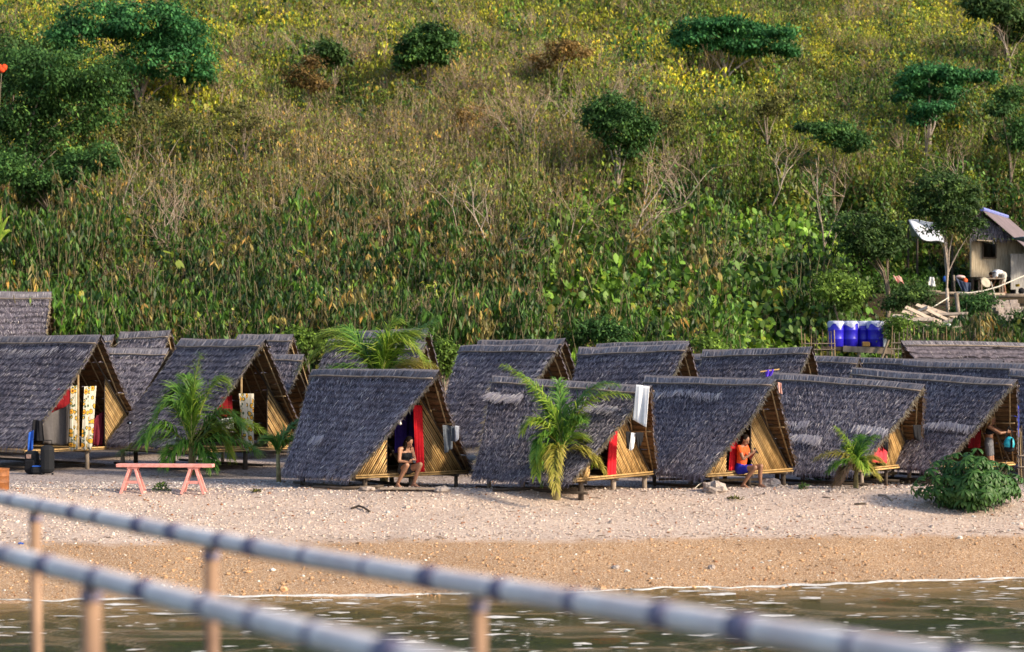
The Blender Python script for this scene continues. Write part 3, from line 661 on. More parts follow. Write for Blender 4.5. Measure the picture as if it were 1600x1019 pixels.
def twig_bush(seed, H=3.2, nb=5, leaf=60):
    rng = np.random.default_rng(seed); A, B, R0, R1 = [], [], [], []; tips = []
    def grow(p, d, L, r, lv):
        q = p + d * L; A.append(p); B.append(q); R0.append(r); R1.append(r * .65)
        if lv == 0: tips.append(q); return
        for _ in range(rng.integers(2, 4)):
            dd = d + rng.normal(0, .33, 3); dd[2] += .12; dd /= np.linalg.norm(dd); grow(q, dd, L * rng.uniform(.55, .85), r * .62, lv - 1)
    for s in range(nb):
        d = np.array([rng.normal(0, .22), rng.normal(0, .22), 1.0]); d /= np.linalg.norm(d); grow(np.array([rng.normal(0, .25), rng.normal(0, .25), -.3]), d, H * .38, .028, 3)
    V2, F2 = sticks(A, B, np.array(R0), np.array(R1)); tips = np.array(tips)
    parts = [(V2, F2, np.repeat(rng.uniform(.2, 1, len(A)), 6), 1)]
    if leaf:
        P = tips[rng.integers(0, len(tips), leaf)] + rng.normal(0, .12, (leaf, 3)); D = rng.normal(0, .6, (leaf, 3)) + np.array([[0, 0, -.4]])
        V, Fq = leaves(P, D, rng.normal(0, .5, (leaf, 3)) + np.array([[0, 0, 1]]), rng.uniform(.08, .2, leaf), rng.uniform(.04, .08, leaf))
        parts.insert(0, (V, Fq, np.repeat(rng.uniform(.2, 1, leaf), 4), 0))
    return join_np('twig_bush', parts, (MREED, MTWIG))
# ------------------------------------------------------------------ trees one can tell apart
BARKP = basic('pale_bark', (.28, .22, .18), (.50, .41, .34), 6, .85, bmp=.4)
BARKT = basic('grey_brown_bark', (.17, .125, .095), (.36, .28, .225), 6, .85, bmp=.5)
BARKD = basic('brown_bark', (.10, .075, .05), (.26, .20, .15), 6, .85, bmp=.5)
def leafmat(name, c, tr=.25, spec=.75):
    c = np.array(c); return tone_mat(name, [(0, tuple(c * .40)), (.5, tuple(c)), (.85, tuple(c * 1.7 + .01)), (1, tuple(c * 2.4 + np.array([.05, .03, 0])))], spec, tr)
LM = {'dark': leafmat('leaf_dark_green', (.036, .098, .020)), 'teal': leafmat('leaf_blue_green', (.030, .125, .034)), 'mid': leafmat('leaf_mid_green', (.040, .085, .018)),
      'olive': leafmat('leaf_olive', (.085, .088, .022)), 'lime': leafmat('leaf_lime', (.10, .17, .022)), 'rust': leafmat('leaf_rusty', (.17, .105, .03))}
def dcan(u, v, h=2.2):
    """depth at which the ray through pixel (u,v) dips into the undergrowth canopy of height h"""
    for y in np.arange(66, 240, .5):
        if CAMZ + (HOR - v) / F * y <= float(tz((u - 800) / F * y, y)) + h: return y
    return 200.0
TREES = []
def limb_paths(base, top_pts, rng, kink=.10):
    out = []
    for tp, j in top_pts:
        a = np.array(base); b_ = np.array(tp); L = np.linalg.norm(b_ - a); pts = []
        for t_ in np.linspace(0, 1, 6):
            q = a + (b_ - a) * t_; q[:2] -= (b_ - a)[:2] * .35 * math.sin(math.pi * t_) * .8; q = q + rng.normal(0, kink * L * .12, 3) * (0 < t_ < 1); pts.append(q)
        out.append((pts, j))
    return out
def tree(label, crown_boxes, base, d, leafkind, nleaf, lsz=.17, seed=1, bark=BARKT, r0=.09, cat='tree', group=None, dens_shell=.55, flat=1.0):
    """crown_boxes: (px x, px y, half width px, half height px) ellipses measured in the photograph at depth d; base: px of the foot"""
    rng = np.random.default_rng(seed)
    if d > 76: d = dcan(np.mean([c_[0] for c_ in crown_boxes]), max(c_[1] + c_[3] for c_ in crown_boxes), 2.6) - 1.0; TREES.append(((base[0] - 800) / F * d, d, 1.6))
    B = px(base[0], base[1], d); B.z = float(tz(B.x, d)); o = thing('tree', label, cat, B, 0, group); s = d / F
    lsz = lsz * (d / 90 if d > 90 else 1)
    Vs, Ts = [], []; tops = []
    tot = sum(w * h for _, _, w, h in crown_boxes)
    for bi, (cx, cy, w, h) in enumerate(crown_boxes):
        C = np.array(px(cx, cy, d) - B) + np.array([0, rng.normal(0, w * s * .3), 0]); R = np.array([w * s, w * s * .85, h * s])
        n = int((.7 if leafkind in ('rust', 'olive') else 1.5) * nleaf * w * h / tot); ncl = max(8, n // 75)
        cl = rand_dirs(ncl, rng) * (rng.random((ncl, 1)) ** (1 / 3) * .55 + .42); cl = C + cl * R * np.array([1, 1, flat])
        k = rng.integers(0, ncl, n); cr = min(R[0], R[2]) * .30 + .16
        dd = rand_dirs(n, rng); P_ = cl[k] + dd * rng.random((n, 1)) ** .6 * cr * (.7 + .7 * rng.random((ncl, 1)))[k] * (1 + .9 * (rng.random((n, 1)) < .15)) * np.array([[1.45, 1.45, .55]])
        D = dd * .6 + np.array([[0, 0, -.35]]) + rng.normal(0, .4, (n, 3))
        V, Fq = leaves(P_, D, dd + np.array([[0, 0, .9]]) + rng.normal(0, .3, (n, 3)), lsz * rng.uniform(.6, 1.3, n), lsz * .5 * rng.uniform(.7, 1.3, n))
        Vs.append(V); clt = rng.normal(0.06, .22, ncl); T = np.clip(rng.normal(.45, .16, n) + clt[k], 0, 1); T = np.where(rng.random(n) < .03, .97, T); Ts.append(np.repeat(T, 4))
        for j in range(1 + (bi == 0)): tops.append((C + rng.normal(0, .3, 3) * R, bi))
    V = np.concatenate(Vs); link('crown', np_mesh('crown', V, np.arange(len(V)).reshape(-1, 4), {'tone': np.concatenate(Ts)}), o, (LM[leafkind],))
    q = MB(); z1 = min(t_[0][2] for t_ in tops) * .35; fork = (rng.normal(0, .1), 0, max(.3, z1))
    q.tube([(0, 0, -.6), (fork[0] * .5, 0, fork[2] * .5), fork], [r0 * 1.25, r0, r0 * .9], 8)
    for pts, j in limb_paths(fork, tops, rng):
        q.tube([Vector(p_) for p_ in pts], list(np.linspace(r0 * .50, r0 * .10, len(pts))), 5, False)
    q.build('trunk', bark, o, True)
    return o
def bare_tree(label, base, top, d, seed, spread=.5, r0=.055, lv=4, lean=0.0, nst=1, tw=True, group=None, leafk=None, mat=None):
    rng = np.random.default_rng(seed); d = dcan(*base, 3.0) - .6; TREES.append(((base[0] - 800) / F * d, d, 1.5)); B = px(base[0], base[1], d); B.z = float(tz(B.x, d)); o = thing('bare_tree', label, 'tree', B, 0, group); H = (CAMZ + (HOR - top[1]) / F * d) - B.z; lx = (top[0] - base[0]) / F * d
    q = MB(); tips = []; A, B_, R0, R1 = [], [], [], []
    def grow(p, dr, L, r, l_):
        pts = [p]; dd = dr.copy()
        for _ in range(3):
            dd = dd + rng.normal(0, .10, 3); dd /= np.linalg.norm(dd); pts.append(pts[-1] + dd * L / 3)
        if r > .012: q.tube([Vector(t_) for t_ in pts], [r, r * .9, r * .8, r * .7], 5, False)
        else:
            for a, b_ in zip(pts, pts[1:]): A.append(a); B_.append(b_); R0.append(r); R1.append(r * .8)
        if l_ == 0: tips.append(pts[-1]); return
        for j in range(rng.integers(2, 4)):
            e = dd + rng.normal(0, spread, 3) * np.array([1, 1, .6]); e[2] = max(e[2], .12) ; e /= np.linalg.norm(e)
            grow(pts[-1] if j < 2 else pts[2], e, L * rng.uniform(.6, .85), r * rng.uniform(.5, .68), l_ - 1)
    for s in range(nst):
        d0_ = np.array([lx / H + rng.normal(0, .22 if nst > 1 else .04), rng.normal(0, .15), 1.0]); d0_ /= np.linalg.norm(d0_)
        grow(np.array([rng.normal(0, .15) if nst > 1 else 0., 0., -.4]), d0_, H * .34, r0 * rng.uniform(.7, 1), lv)
    q.build('trunk', mat or BARKP, o, True)
    if A:
        V2, F2 = sticks(A, B_, np.array(R0), np.array(R1)); link('twigs', np_mesh('twigs', V2, F2, {'tone': np.repeat(rng.uniform(.4, 1, len(A)), 6)}), o, (MTWIG,))['kind'] = 'stuff'
    if leafk:
        n = 500; tt = np.array(tips); P_ = tt[rng.integers(0, len(tt), n)] + rng.normal(0, .22, (n, 3)); V, Fq = leaves(P_, rng.normal(0, .6, (n, 3)) + np.array([[0, 0, -.4]]), rng.normal(0, .4, (n, 3)) + np.array([[0, 0, 1]]), rng.uniform(.1, .2, n), rng.uniform(.05, .1, n))
        link('crown', np_mesh('crown', V, Fq, {'tone': np.repeat(rng.uniform(0, 1, n), 4)}), o, (LM[leafk],))
    return o
def dd(u, v):      # depth at which the ray through pixel (u,v) meets the hill
    lo = 64.0
    for y in np.arange(64, 260, .5):
        if CAMZ + (HOR - v) / F * y <= float(tz((u - 800) / F * y, y)): return y
    return 200.0
def dt(u, v, canopy=1.2): return max(66.0, dd(u, v) - canopy)

tree('big spreading dark green tree at the far left with forked pale trunk', [(60, 110, 75, 38), (130, 118, 80, 36), (30, 160, 60, 45), (105, 165, 85, 40), (160, 135, 45, 30), (20, 215, 45, 45), (100, 228, 60, 36)], (40, 300), 80, 'dark', 15000, .19, 1, BARKP, .14)
tree('wide dark green tree on the upper left, behind the big forked one', [(160, 30, 70, 28), (230, 35, 80, 32), (285, 60, 50, 30), (255, 90, 80, 30), (300, 115, 40, 16), (120, 60, 50, 26)], (215, 150), 100, 'teal', 12000, .21, 2, BARKD, .16)
tree('dark leafy tree filling the left edge below the big forked tree', [(15, 265, 40, 28), (120, 262, 45, 24), (60, 285, 40, 20), (165, 245, 30, 22)], (80, 340), 79, 'dark', 6500, .17, 61, BARKD)
tree('yellowish green bushy tree touching the left edge above the forked tree', [(10, 75, 40, 22), (50, 80, 38, 18), (5, 120, 25, 25)], (20, 170), 92, 'mid', 3500, .19, 3)
tree('compact round dark tree high on the hill, left of centre', [(672, 58, 34, 18), (650, 78, 28, 18), (690, 80, 22, 17), (635, 92, 16, 14), (703, 62, 10, 12)], (668, 118), 117, 'dark', 5200, .20, 4, BARKD, .12)
tree('small dark green tree high on the hill near the rusty bushes', [(517, 76, 22, 13), (522, 92, 18, 10)], (524, 120), 112, 'mid', 1600, .20, 5, BARKD, .09)
tree('dark dome-shaped tree in the middle of the hillside', [(955, 165, 32, 22), (935, 180, 25, 20), (985, 185, 28, 24), (1005, 205, 20, 22), (960, 200, 35, 25), (975, 228, 30, 20)], (968, 290), 88, 'dark', 7500, .17, 6, BARKP, .12)
tree('flat umbrella-shaped tree high on the right half of the hill', [(1105, 38, 45, 12), (1150, 42, 52, 14), (1205, 50, 45, 12), (1090, 68, 35, 13), (1140, 70, 40, 11), (1185, 75, 40, 12), (1225, 78, 22, 10), (1070, 55, 22, 12)], (1138, 118), 112, 'teal', 8500, .20, 7, BARKP, .14, flat=.85)
tree('dark green flat-topped tree on the upper right slope', [(1450, 115, 40, 13), (1490, 118, 40, 14), (1425, 130, 30, 14), (1470, 145, 40, 12), (1415, 150, 22, 8), (1545, 120, 16, 8)], (1452, 195), 105, 'teal', 5200, .19, 8, BARKP, .12, flat=.85)
tree('small blue-green tree just under the flat-topped one on the right', [(1455, 168, 28, 10), (1442, 183, 20, 9)], (1450, 215), 98, 'teal', 1500, .18, 9)
tree('dark tree at the top right corner of the hillside', [(1560, 20, 40, 18), (1590, 40, 30, 22), (1530, 8, 30, 14)], (1575, 90), 122, 'mid', 3500, .22, 10, BARKD)
tree('dusky green tree above the umbrella tree shade, right of centre', [(1195, 155, 25, 13), (1215, 168, 20, 10), (1185, 172, 15, 9)], (1198, 225), 96, 'olive', 1700, .16, 11)
tree('low blackish green tree in the right-hand slope', [(1300, 205, 35, 14), (1330, 222, 30, 14), (1265, 200, 25, 10)], (1305, 250), 92, 'dark', 2800, .17, 12, BARKD)
tree('round dark bush-like tree at the right picture edge', [(1580, 150, 22, 18), (1560, 165, 18, 14), (1595, 205, 25, 25)], (1580, 250), 96, 'dark', 2800, .18, 13, BARKD)
tree('dusky tree beside the dome-shaped tree', [(1035, 175, 26, 18), (1050, 195, 20, 18)], (1042, 245), 90, 'olive', 1800, .15, 14, BARKD)
tree('small rusty brown tree, upper left of the compact dark tree', [(480, 105, 30, 16), (495, 128, 28, 16), (460, 125, 20, 12)], (485, 165), 104, 'rust', 2600, .17, 15, BARKD)
tree('brownish tree in the upper middle of the hill', [(870, 75, 32, 14), (900, 80, 22, 14), (850, 92, 22, 12)], (875, 130), 110, 'rust', 2600, .17, 16)
tree('dull brown-leaved slender tree above the forked bare tree', [(735, 172, 18, 14), (728, 192, 14, 14)], (732, 300), 86, 'rust', 1400, .13, 17, BARKP, .06)
tree('olive tree in the left middle slope behind bare trunks', [(240, 185, 50, 22), (290, 200, 40, 22), (210, 215, 35, 20)], (255, 330), 82, 'olive', 4200, .14, 18, BARKP, .06)
tree('olive leafy tree on the left, right of the bare trunks', [(375, 175, 35, 18), (400, 205, 32, 20), (345, 210, 25, 18)], (378, 300), 84, 'olive', 3400, .14, 19)
tree('dark green tree standing left of the white tarpaulin shed', [(1340, 350, 34, 20), (1375, 362, 30, 22), (1360, 385, 34, 22), (1395, 372, 22, 16), (1330, 375, 20, 18)], (1385, 440), 80, 'mid', 5200, .15, 20, BARKD, .10)
tree('tall dark tree in front of the white tarpaulin shed with pale stems', [(1470, 290, 38, 22), (1500, 305, 32, 22), (1452, 318, 30, 22), (1490, 335, 38, 20), (1465, 350, 22, 14), (1518, 355, 18, 14)], (1482, 420), 80.5, 'mid', 6200, .15, 21, BARKP, .07)
tree('small bushy tree on the bank left of the woodpile', [(1300, 445, 30, 22), (1330, 460, 26, 18)], (1312, 500), 72, 'lime', 2000, .15, 22)
tree('bright yellow-green shrub behind the palm fronds in the middle', [(700, 560, 15, 24), (690, 545, 14, 18)], (696, 600), 62, 'lime', 1600, .13, 23, cat='shrub')
tree('lime green shrub rising behind the left palm fronds', [(468, 520, 16, 10), (482, 535, 15, 14)], (474, 570), 63.5, 'lime', 1000, .13, 24, cat='shrub')
tree('dark rounded shrub behind the second-row huts, right of centre', [(935, 512, 30, 14), (955, 520, 24, 14), (910, 522, 16, 12)], (935, 560), 65.5, 'dark', 2200, .13, 25, cat='shrub')
tree('light green shrub just above the second-row ridge right of centre', [(1098, 535, 18, 9), (1120, 540, 14, 8)], (1105, 570), 64, 'lime', 900, .12, 26, cat='shrub')
tree('leafy dark shrub at the foot of the slope below the stone steps', [(1570, 512, 30, 14), (1540, 505, 24, 12), (1595, 495, 16, 12)], (1565, 545), 70, 'mid', 2400, .13, 27, cat='shrub')
tree('green shrub on the bank between woodpile and yard', [(1420, 455, 22, 12), (1400, 470, 20, 12), (1450, 465, 20, 10)], (1420, 500), 74, 'mid', 1900, .13, 28, cat='shrub')
tree('green shrub left of the stone steps on the bank', [(1535, 470, 20, 12), (1510, 478, 20, 14)], (1525, 515), 74, 'dark', 1600, .13, 29, cat='shrub')
tree('low shrub in front of the woodpile on the bank', [(1440, 512, 28, 9), (1400, 508, 20, 9), (1480, 512, 22, 9)], (1440, 540), 68.5, 'mid', 1800, .12, 30, cat='shrub')
tree('round green shrub beside the blue drums on the bank', [(1405, 500, 12, 14), (1400, 520, 14, 10)], (1404, 545), 67.5, 'lime', 900, .12, 31, cat='shrub')
bt = [((205, 350), (200, 190), 79, .4, 1, 'slim pale bare tree right of the big forked tree'), ((285, 370), (300, 220), 78, .45, 4, 'many-stemmed pale bare tree in the left slope, the largest of its kind'),
      ((775, 380), (735, 215), 77, .5, 1, 'whitish forked bare tree in the middle slope, leaning left'), ((615, 390), (600, 240), 77, .4, 3, 'thin bare tree left of the forked whitish one'),
      ((475, 60), (470, 5), 120, .4, 2, 'small bare tree at the top left of the hill'), ((530, 70), (545, 20), 118, .45, 3, 'bare pinkish tree above the small dark green tree'),
      ((830, 185), (822, 105), 100, .4, 3, 'bare pinkish tree in the upper middle, left one of a loose pair'), ((895, 160), (905, 100), 104, .45, 3, 'bare pinkish tree in the upper middle, right one of a loose pair'),
      ((955, 140), (965, 80), 106, .4, 3, 'slender bare tree up the slope from the dome-shaped tree'), ((1290, 335), (1290, 215), 80, .4, 1, 'single pale bare tree in the right half of the slope'),
      ((1512, 240), (1500, 190), 92, .45, 2, 'bare tree below the flat-topped dark tree'), ((1590, 60), (1570, 5), 118, .4, 1, 'bare leaning tree in the top right corner'),
      ((940, 330), (1000, 205), 80, .3, 1, 'pale leaning bare trunk in front of the dome-shaped tree'), ((1185, 260), (1215, 180), 90, .35, 1, 'thin leaning bare trunk under the dusky tree'),
      ((430, 330), (460, 230), 80, .45, 3, 'bare brown tree on the left slope below the rusty trees'), ((660, 300), (650, 200), 84, .45, 4, 'dense bare thicket tree left of the brown-leaved slender one'),
      ((865, 330), (850, 240), 80, .4, 2, 'bare twiggy tree left of the leaning trunk'), ((1075, 260), (1065, 190), 88, .45, 3, 'bare twiggy tree right of the dome-shaped tree')]
for i, (bs, tp, d_, sp_r, ns, lb) in enumerate(bt):
    bare_tree(lb, bs, tp, d_, 200 + i, sp_r, .045 if ns > 1 else .07, 4, 0, ns, leafk='olive' if i in (3, 14, 15) else None)

# ---- the undergrowth itself
reeds = [reed_clump(i) for i in range(6)] + [reed_clump(20 + i, 2.6, 6, .5, 14, .28, .10, .07, .2) for i in range(3)]
reeds += [reed_clump(40 + i, 3.0, 8, .6, 10, .20, .045, .22, .4) for i in range(3)]
bushes = [broad_bush(60 + i) for i in range(4)]
twigs = [twig_bush(80 + i, 3.2, 5, 160 if i < 3 else 40) for i in range(5)]
canes = [reed_clump(140 + i, 4.4, 13, .8, 4, .18, .05, .3, .72) for i in range(4)]
fineb = [broad_bush(160 + i, 1.0, 1.6, 520, .14, .075) for i in range(4)]
fine = [reed_clump(100 + i, 2.5, 9, .8, 20, .17, .050, .05, .1) for i in range(6)]
VARS = reeds + bushes + twigs + fine + canes + fineb      # 21-26 fine reeds, 27-30 canes, 31-34 small-leaved bushes          # 0-5 tall reeds, 6-8 broad reeds, 9-11 dry reeds, 12-15 bushes, 16-20 twigs
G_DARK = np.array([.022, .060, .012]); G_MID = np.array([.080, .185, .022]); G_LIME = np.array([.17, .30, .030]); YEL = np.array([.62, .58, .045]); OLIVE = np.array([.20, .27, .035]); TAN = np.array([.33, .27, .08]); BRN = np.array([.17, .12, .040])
P, RT, SCL, IDX, TNT = [], [], [], [], []
def inbox(u, v, u0, u1, v0, v1, f=60):
    return max(0, min(1, (u - u0) / f + .5)) * max(0, min(1, (u1 - u) / f + .5)) * max(0, min(1, (v - v0) / f + .5)) * max(0, min(1, (v1 - v) / f + .5))
rr = np.random.default_rng(5)
NV = 21000
ycand = 64.6 + (150 - 64.6) * rr.random(NV * 2) ** 1.15
xcand = rr.uniform(-.30, .30, NV * 2) * (ycand + 6)
zc = tz(xcand, ycand); cnt = 0
na_ = nz(xcand, ycand, 6, .7); nb_ = nz(xcand, ycand, 2.6, 3.1); nc_ = nz(xcand, ycand, 11, 5.5)
for x, y, z, a, b_, c_ in zip(xcand, ycand, zc, na_, nb_, nc_):
    if cnt >= NV: break
    if abs(x) > y * .29: continue
    low = 1.0
    if 13.3 < x < 32 and 78.0 < y < 87.0:                                # the yard: sparse low weeds
        if x > 17.5 or rr.random() < .3 or y < 80.5: continue
        P.append((x, y, z)); RT.append((0, 0, rr.uniform(0, 6.28))); s_ = rr.uniform(.25, .55); SCL.append((s_, s_, s_)); IDX.append(rr.integers(12, 16)); TNT.append(G_MID * rr.uniform(.5, 1.2)); continue
    if x > 12.2 and 66 < y <= 78.0:                                     # bank below the yard: only low growth
        if rr.random() < .15: continue
        low = .27 if y > 70 or x > 15 else .4
    if 13.3 < x < 32 and y > 86.5: low = .8
    if any((x - tx) ** 2 + (y - ty + .8) ** 2 < tr * tr for tx, ty, tr in TREES) and rr.random() < .8: continue
    if 8.5 < x < 13.6 and 64 < y < 72.5: continue                      # round the drum platform
    u, v = topx(x, y, z + 2.5)
    if v < -60 or v > 640: continue
    if v > 250 and y < 100 and x < 11 and float(nz(x, y, 1.3, 8)) > .42 and rr.random() < .8: continue
    r = rr.random(); s = rr.uniform(.70, 1.30)
    t = min(1, max(0, (v - 60) / 400.0)) + b_ * .16 + a * .10             # 0 high on the hill, 1 at the foot
    dry = .8 * inbox(u, v, 380, 900, 90, 380, 160) ; lush = inbox(u, v, 830, 1460, 290, 600, 90)
    if lush > .35 and r < .93:
        idx = rr.integers(12, 16); col = G_MID * (1 + .5 * b_) + (G_LIME - G_MID) * min(1, max(0, .55 + .7 * a)); s *= 1.15
        if rr.random() < .05: col = YEL * .45
    elif rr.random() < dry * (.22 + .35 * b_):
        idx = rr.integers(16, 21); col = TAN if rr.random() < .4 else OLIVE; s *= 1.05
    elif rr.random() < .10 + .12 * (v < 280) + .22 * (b_ > .35) + .25 * inbox(u, v, -50, 330, 100, 300):
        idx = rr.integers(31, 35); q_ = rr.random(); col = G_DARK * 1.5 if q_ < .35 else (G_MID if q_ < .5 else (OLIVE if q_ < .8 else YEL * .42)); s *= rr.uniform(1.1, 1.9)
    elif rr.random() < .06: idx = rr.integers(16, 21); col = OLIVE
    elif rr.random() < .40 * inbox(u, v, 100, 1060, 210, 370, 80): idx = rr.integers(27, 31); col = OLIVE * .8 if rr.random() < .6 else TAN
    else:
        q = rr.random()
        if t > .72: idx = rr.integers(0, 9) if rr.random() < .85 else rr.integers(12, 16); col = G_DARK + (G_MID - G_DARK) * rr.random() * 1.1; s *= 1 + .25 * b_; col = TAN * .8 if q < .16 else col  # foot of the slope: G_DARK carries its soft shade in the leaf colour
        elif t > .42:
            idx = rr.integers(0, 12) if rr.random() < .45 else rr.integers(21, 27); col = G_MID + (OLIVE - G_MID) * rr.random(); col = BRN * 1.3 if q < .08 else (TAN if q < .15 else col)
        else:
            idx = rr.integers(21, 27) if rr.random() < .8 else rr.integers(6, 12); k = min(1, max(0, .56 + .6 * a + .4 * b_)); col = (G_MID * 1.2 + (YEL - G_MID * 1.2) * k) * 1.28; col = TAN * 1.1 if q < .07 else (G_LIME * 1.1 if q < .36 else col)  # upper slope: plant yellows, tint brightened to read as stronger light
        if dry > .4: col = col * .80 + TAN * .16
    if u > 1000 and v < 300 and t > .3: col = col * .75 + G_LIME * .25
    if t < .75: s *= .85
    s *= low
    col = col * (1 + .28 * a + .22 * b_)
    P.append((x, y, z)); RT.append((rr.normal(0, .05), rr.normal(0, .05), rr.uniform(0, 6.28))); SCL.append((s, s, s * rr.uniform(.8, 1.15))); IDX.append(idx); TNT.append(col * rr.uniform(.8, 1.2)); cnt += 1
for tx, ty, tr in TREES:                                                 # brush growing round the foot of each tree
    for _ in range(7):
        a_ = rr.uniform(0, 6.28); q_ = rr.uniform(.8, 3.2); x = tx + q_ * 1.3 * math.cos(a_); y = ty + q_ * .8 * math.sin(a_) + .6; s = rr.uniform(1.0, 1.8)
        if x > 12.2 and 65 < y < 87.0: continue
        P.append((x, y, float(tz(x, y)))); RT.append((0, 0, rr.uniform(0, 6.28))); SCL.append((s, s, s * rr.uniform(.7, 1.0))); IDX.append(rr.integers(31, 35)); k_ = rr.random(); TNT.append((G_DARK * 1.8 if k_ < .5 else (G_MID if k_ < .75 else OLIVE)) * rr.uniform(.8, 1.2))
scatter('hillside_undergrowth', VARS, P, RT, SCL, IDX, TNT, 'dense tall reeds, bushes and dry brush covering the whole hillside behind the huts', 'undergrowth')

# ------------------------------------------------------------------ pixel ray meets the plane lx = const of a hut
def og(key, x, y, lx=-.05):
    H = HUTS[key]; r = Vector((math.cos(H['th']), -math.sin(H['th']), 0)); O = Vector((H['X0'], H['Y0'], 0))
    dv = Vector(((x - 800) / F, 1, (HOR - y) / F)); t = (lx + O.dot(r)) / dv.dot(r)
    return Vector((0, 0, CAMZ)) + dv * t
def flatmat(name, c, var=.25, scale=18, rough=.85, spec=.2):
    c = np.array(c); return basic(name, tuple(c * (1 - var)), tuple(np.minimum(c * (1 + var), .95)), scale, rough, spec=spec, bmp=.15, dist=.005)
def cloth(name, label, cat, A, B, C, D, mat, nf=4, amp=.03, group=None, nu=28, nv=14, sag=0.0, seed=0, parent=None, wav=.15):
    """hanging cloth: A top left, B top right, C bottom right, D bottom left; nf folds"""
    A, B, C, D = [np.array(q, float) for q in (A, B, C, D)]; rg = np.random.default_rng(seed + int(A[0] * 10) % 97)
    nrm = np.cross(B - A, D - A); nrm = nrm / np.linalg.norm(nrm); ph = rg.uniform(0, 6); V = []
    for j in range(nv + 1):
        v = j / nv
        for i in range(nu + 1):
            u = i / nu; p = (A * (1 - u) + B * u) * (1 - v) + (D * (1 - u) + C * u) * v
            f = math.sin(u * nf * 6.283 + ph + .8 * v) + .4 * math.sin(u * nf * 13.1 + 2 * ph - 1.2 * v)
            p = p + nrm * amp * f * (.45 + .7 * v); p[2] -= sag * math.sin(math.pi * u) * (1 - .3 * v) + (wav * amp * math.sin(u * nf * 5 + ph)) * v
            V.append(p)
    Fc = [(j * (nu + 1) + i, j * (nu + 1) + i + 1, (j + 1) * (nu + 1) + i + 1, (j + 1) * (nu + 1) + i) for j in range(nv) for i in range(nu)]
    c0 = (A + B) / 2; me = np_mesh(name, np.array(V) - c0, Fc, sm=True)
    uvl = me.uv_layers.new(name='UVMap'); 
    li = np.zeros(len(me.loops), np.int32); me.loops.foreach_get('vertex_index', li)
    ww, hh_ = np.linalg.norm(B - A), np.linalg.norm(D - A)
    uv = np.stack([(li % (nu + 1)) / nu * max(ww * 1.4, .05), 1 - (li // (nu + 1)) / nv * hh_], 1).astype(np.float32); uvl.data.foreach_set('uv', uv.ravel())
    o = link(name, me, parent, (mat,)); o.location = c0; sdf = o.modifiers.new('thickness', 'SOLIDIFY'); sdf.thickness = .006
    return tag(o, label, cat, group)
RED = flatmat('red_cloth', (.52, .012, .022)); PURP = flatmat('purple_cloth', (.050, .025, .22)); GREYC = flatmat('grey_cloth', (.13, .145, .17)); DARKC = flatmat('black_cloth', (.012, .012, .015), rough=.9)
WHITEC = flatmat('white_cloth', (.74, .74, .76), .08); DRED = flatmat('dark_red_cloth', (.20, .008, .014)); LGREY = flatmat('light_grey_cloth', (.40, .42, .48)); BLUEC = flatmat('blue_cloth', (.02, .09, .42)); NAVY = flatmat('navy_cloth', (.035, .04, .09))
PINKC = flatmat('pink_cloth', (.62, .34, .28)); TEALC = flatmat('teal_nylon', (.015, .33, .42), rough=.4, spec=.5); ORANGEC = flatmat('orange_cloth', (.80, .10, .025)); ROYAL = flatmat('royal_blue_cloth', (.020, .022, .30))
def box_px(key, *q): return [og(key, x, y, l) for x, y, l in q]
def cl(name, label, cat, key, q, mat, lx=-.05, **k):
    return cloth(name, label, cat, *[og(key, x, y, lx) for x, y in q], mat, **k)
cl('curtain', 'bright red door curtain beside the seated woman in black top', 'curtain', 'F1', [(645, 632), (660, 634), (664, 739), (649, 739)], RED, nf=3.5, amp=.022)
cl('hanging_cloth', 'deep purple cloth hanging inside the doorway behind the seated woman', 'cloth', 'F1', [(616, 628), (652, 628), (652, 705), (616, 708)], PURP, lx=-.75, nf=2, amp=.03)
cl('curtain', 'red door curtain of the hut with the white towel', 'curtain', 'F2', [(954, 668), (965, 668), (963, 749), (948, 745)], RED, nf=3, amp=.02)
cl('curtain', 'red door curtain behind the back of the orange-shirt sitter', 'curtain', 'F3', [(1142, 680), (1152, 679), (1151, 735), (1138, 736)], RED, nf=3, amp=.02)
cl('curtain', 'pinkish red door curtain beside a dark garment, hut behind the smallest palm', 'curtain', 'F4', [(1374, 678), (1386, 672), (1385, 724), (1362, 722)], flatmat('pink_red_cloth', (.62, .05, .07)), nf=3, amp=.025)
cl('hanging_garment', 'black garment hung over the pinkish red door curtain', 'garment', 'F4', [(1380, 665), (1389, 667), (1388, 706), (1381, 700)], DARKC, lx=.06, nf=2, amp=.03)
for q, mt, lb, lx in [([(691, 664), (706, 665), (707, 700), (695, 709)], GREYC, 'grey shirt on the drying bar of the seated woman\'s hut', .35), ([(704, 666), (712, 667), (711, 691), (705, 688)], flatmat('slate_cloth', (.07, .085, .11)), 'slate-coloured garment between grey shirt and pale cloth on the drying bar', .45), ([(711, 665), (717, 666), (716, 686), (712, 690)], LGREY, 'small pale blue-grey cloth at the outer end of the drying bar', .55)]:
    cl('hanging_garment', lb, 'garment', 'F1', q, mt, lx=lx, nf=2, amp=.025)
for q, mt, lb, lx in [([(978, 674), (988, 675), (987, 704), (980, 700)], DARKC, 'black garment left of the small white cloth under the towel hut roof', .40), ([(987, 676), (993, 677), (989, 700), (985, 704)], WHITEC, 'small white cloth between two black garments under the towel hut roof', .45), ([(993, 675), (1006, 676), (1003, 690), (996, 703)], DARKC, 'black garment right of the small white cloth under the towel hut roof', .5)]:
    cl('hanging_garment', lb, 'garment', 'F2', q, mt, lx=lx, nf=2, amp=.025)
H = HUTS['F2']; dz_ = H['Y0'] - H['p'] * math.sin(H['th']) - .22
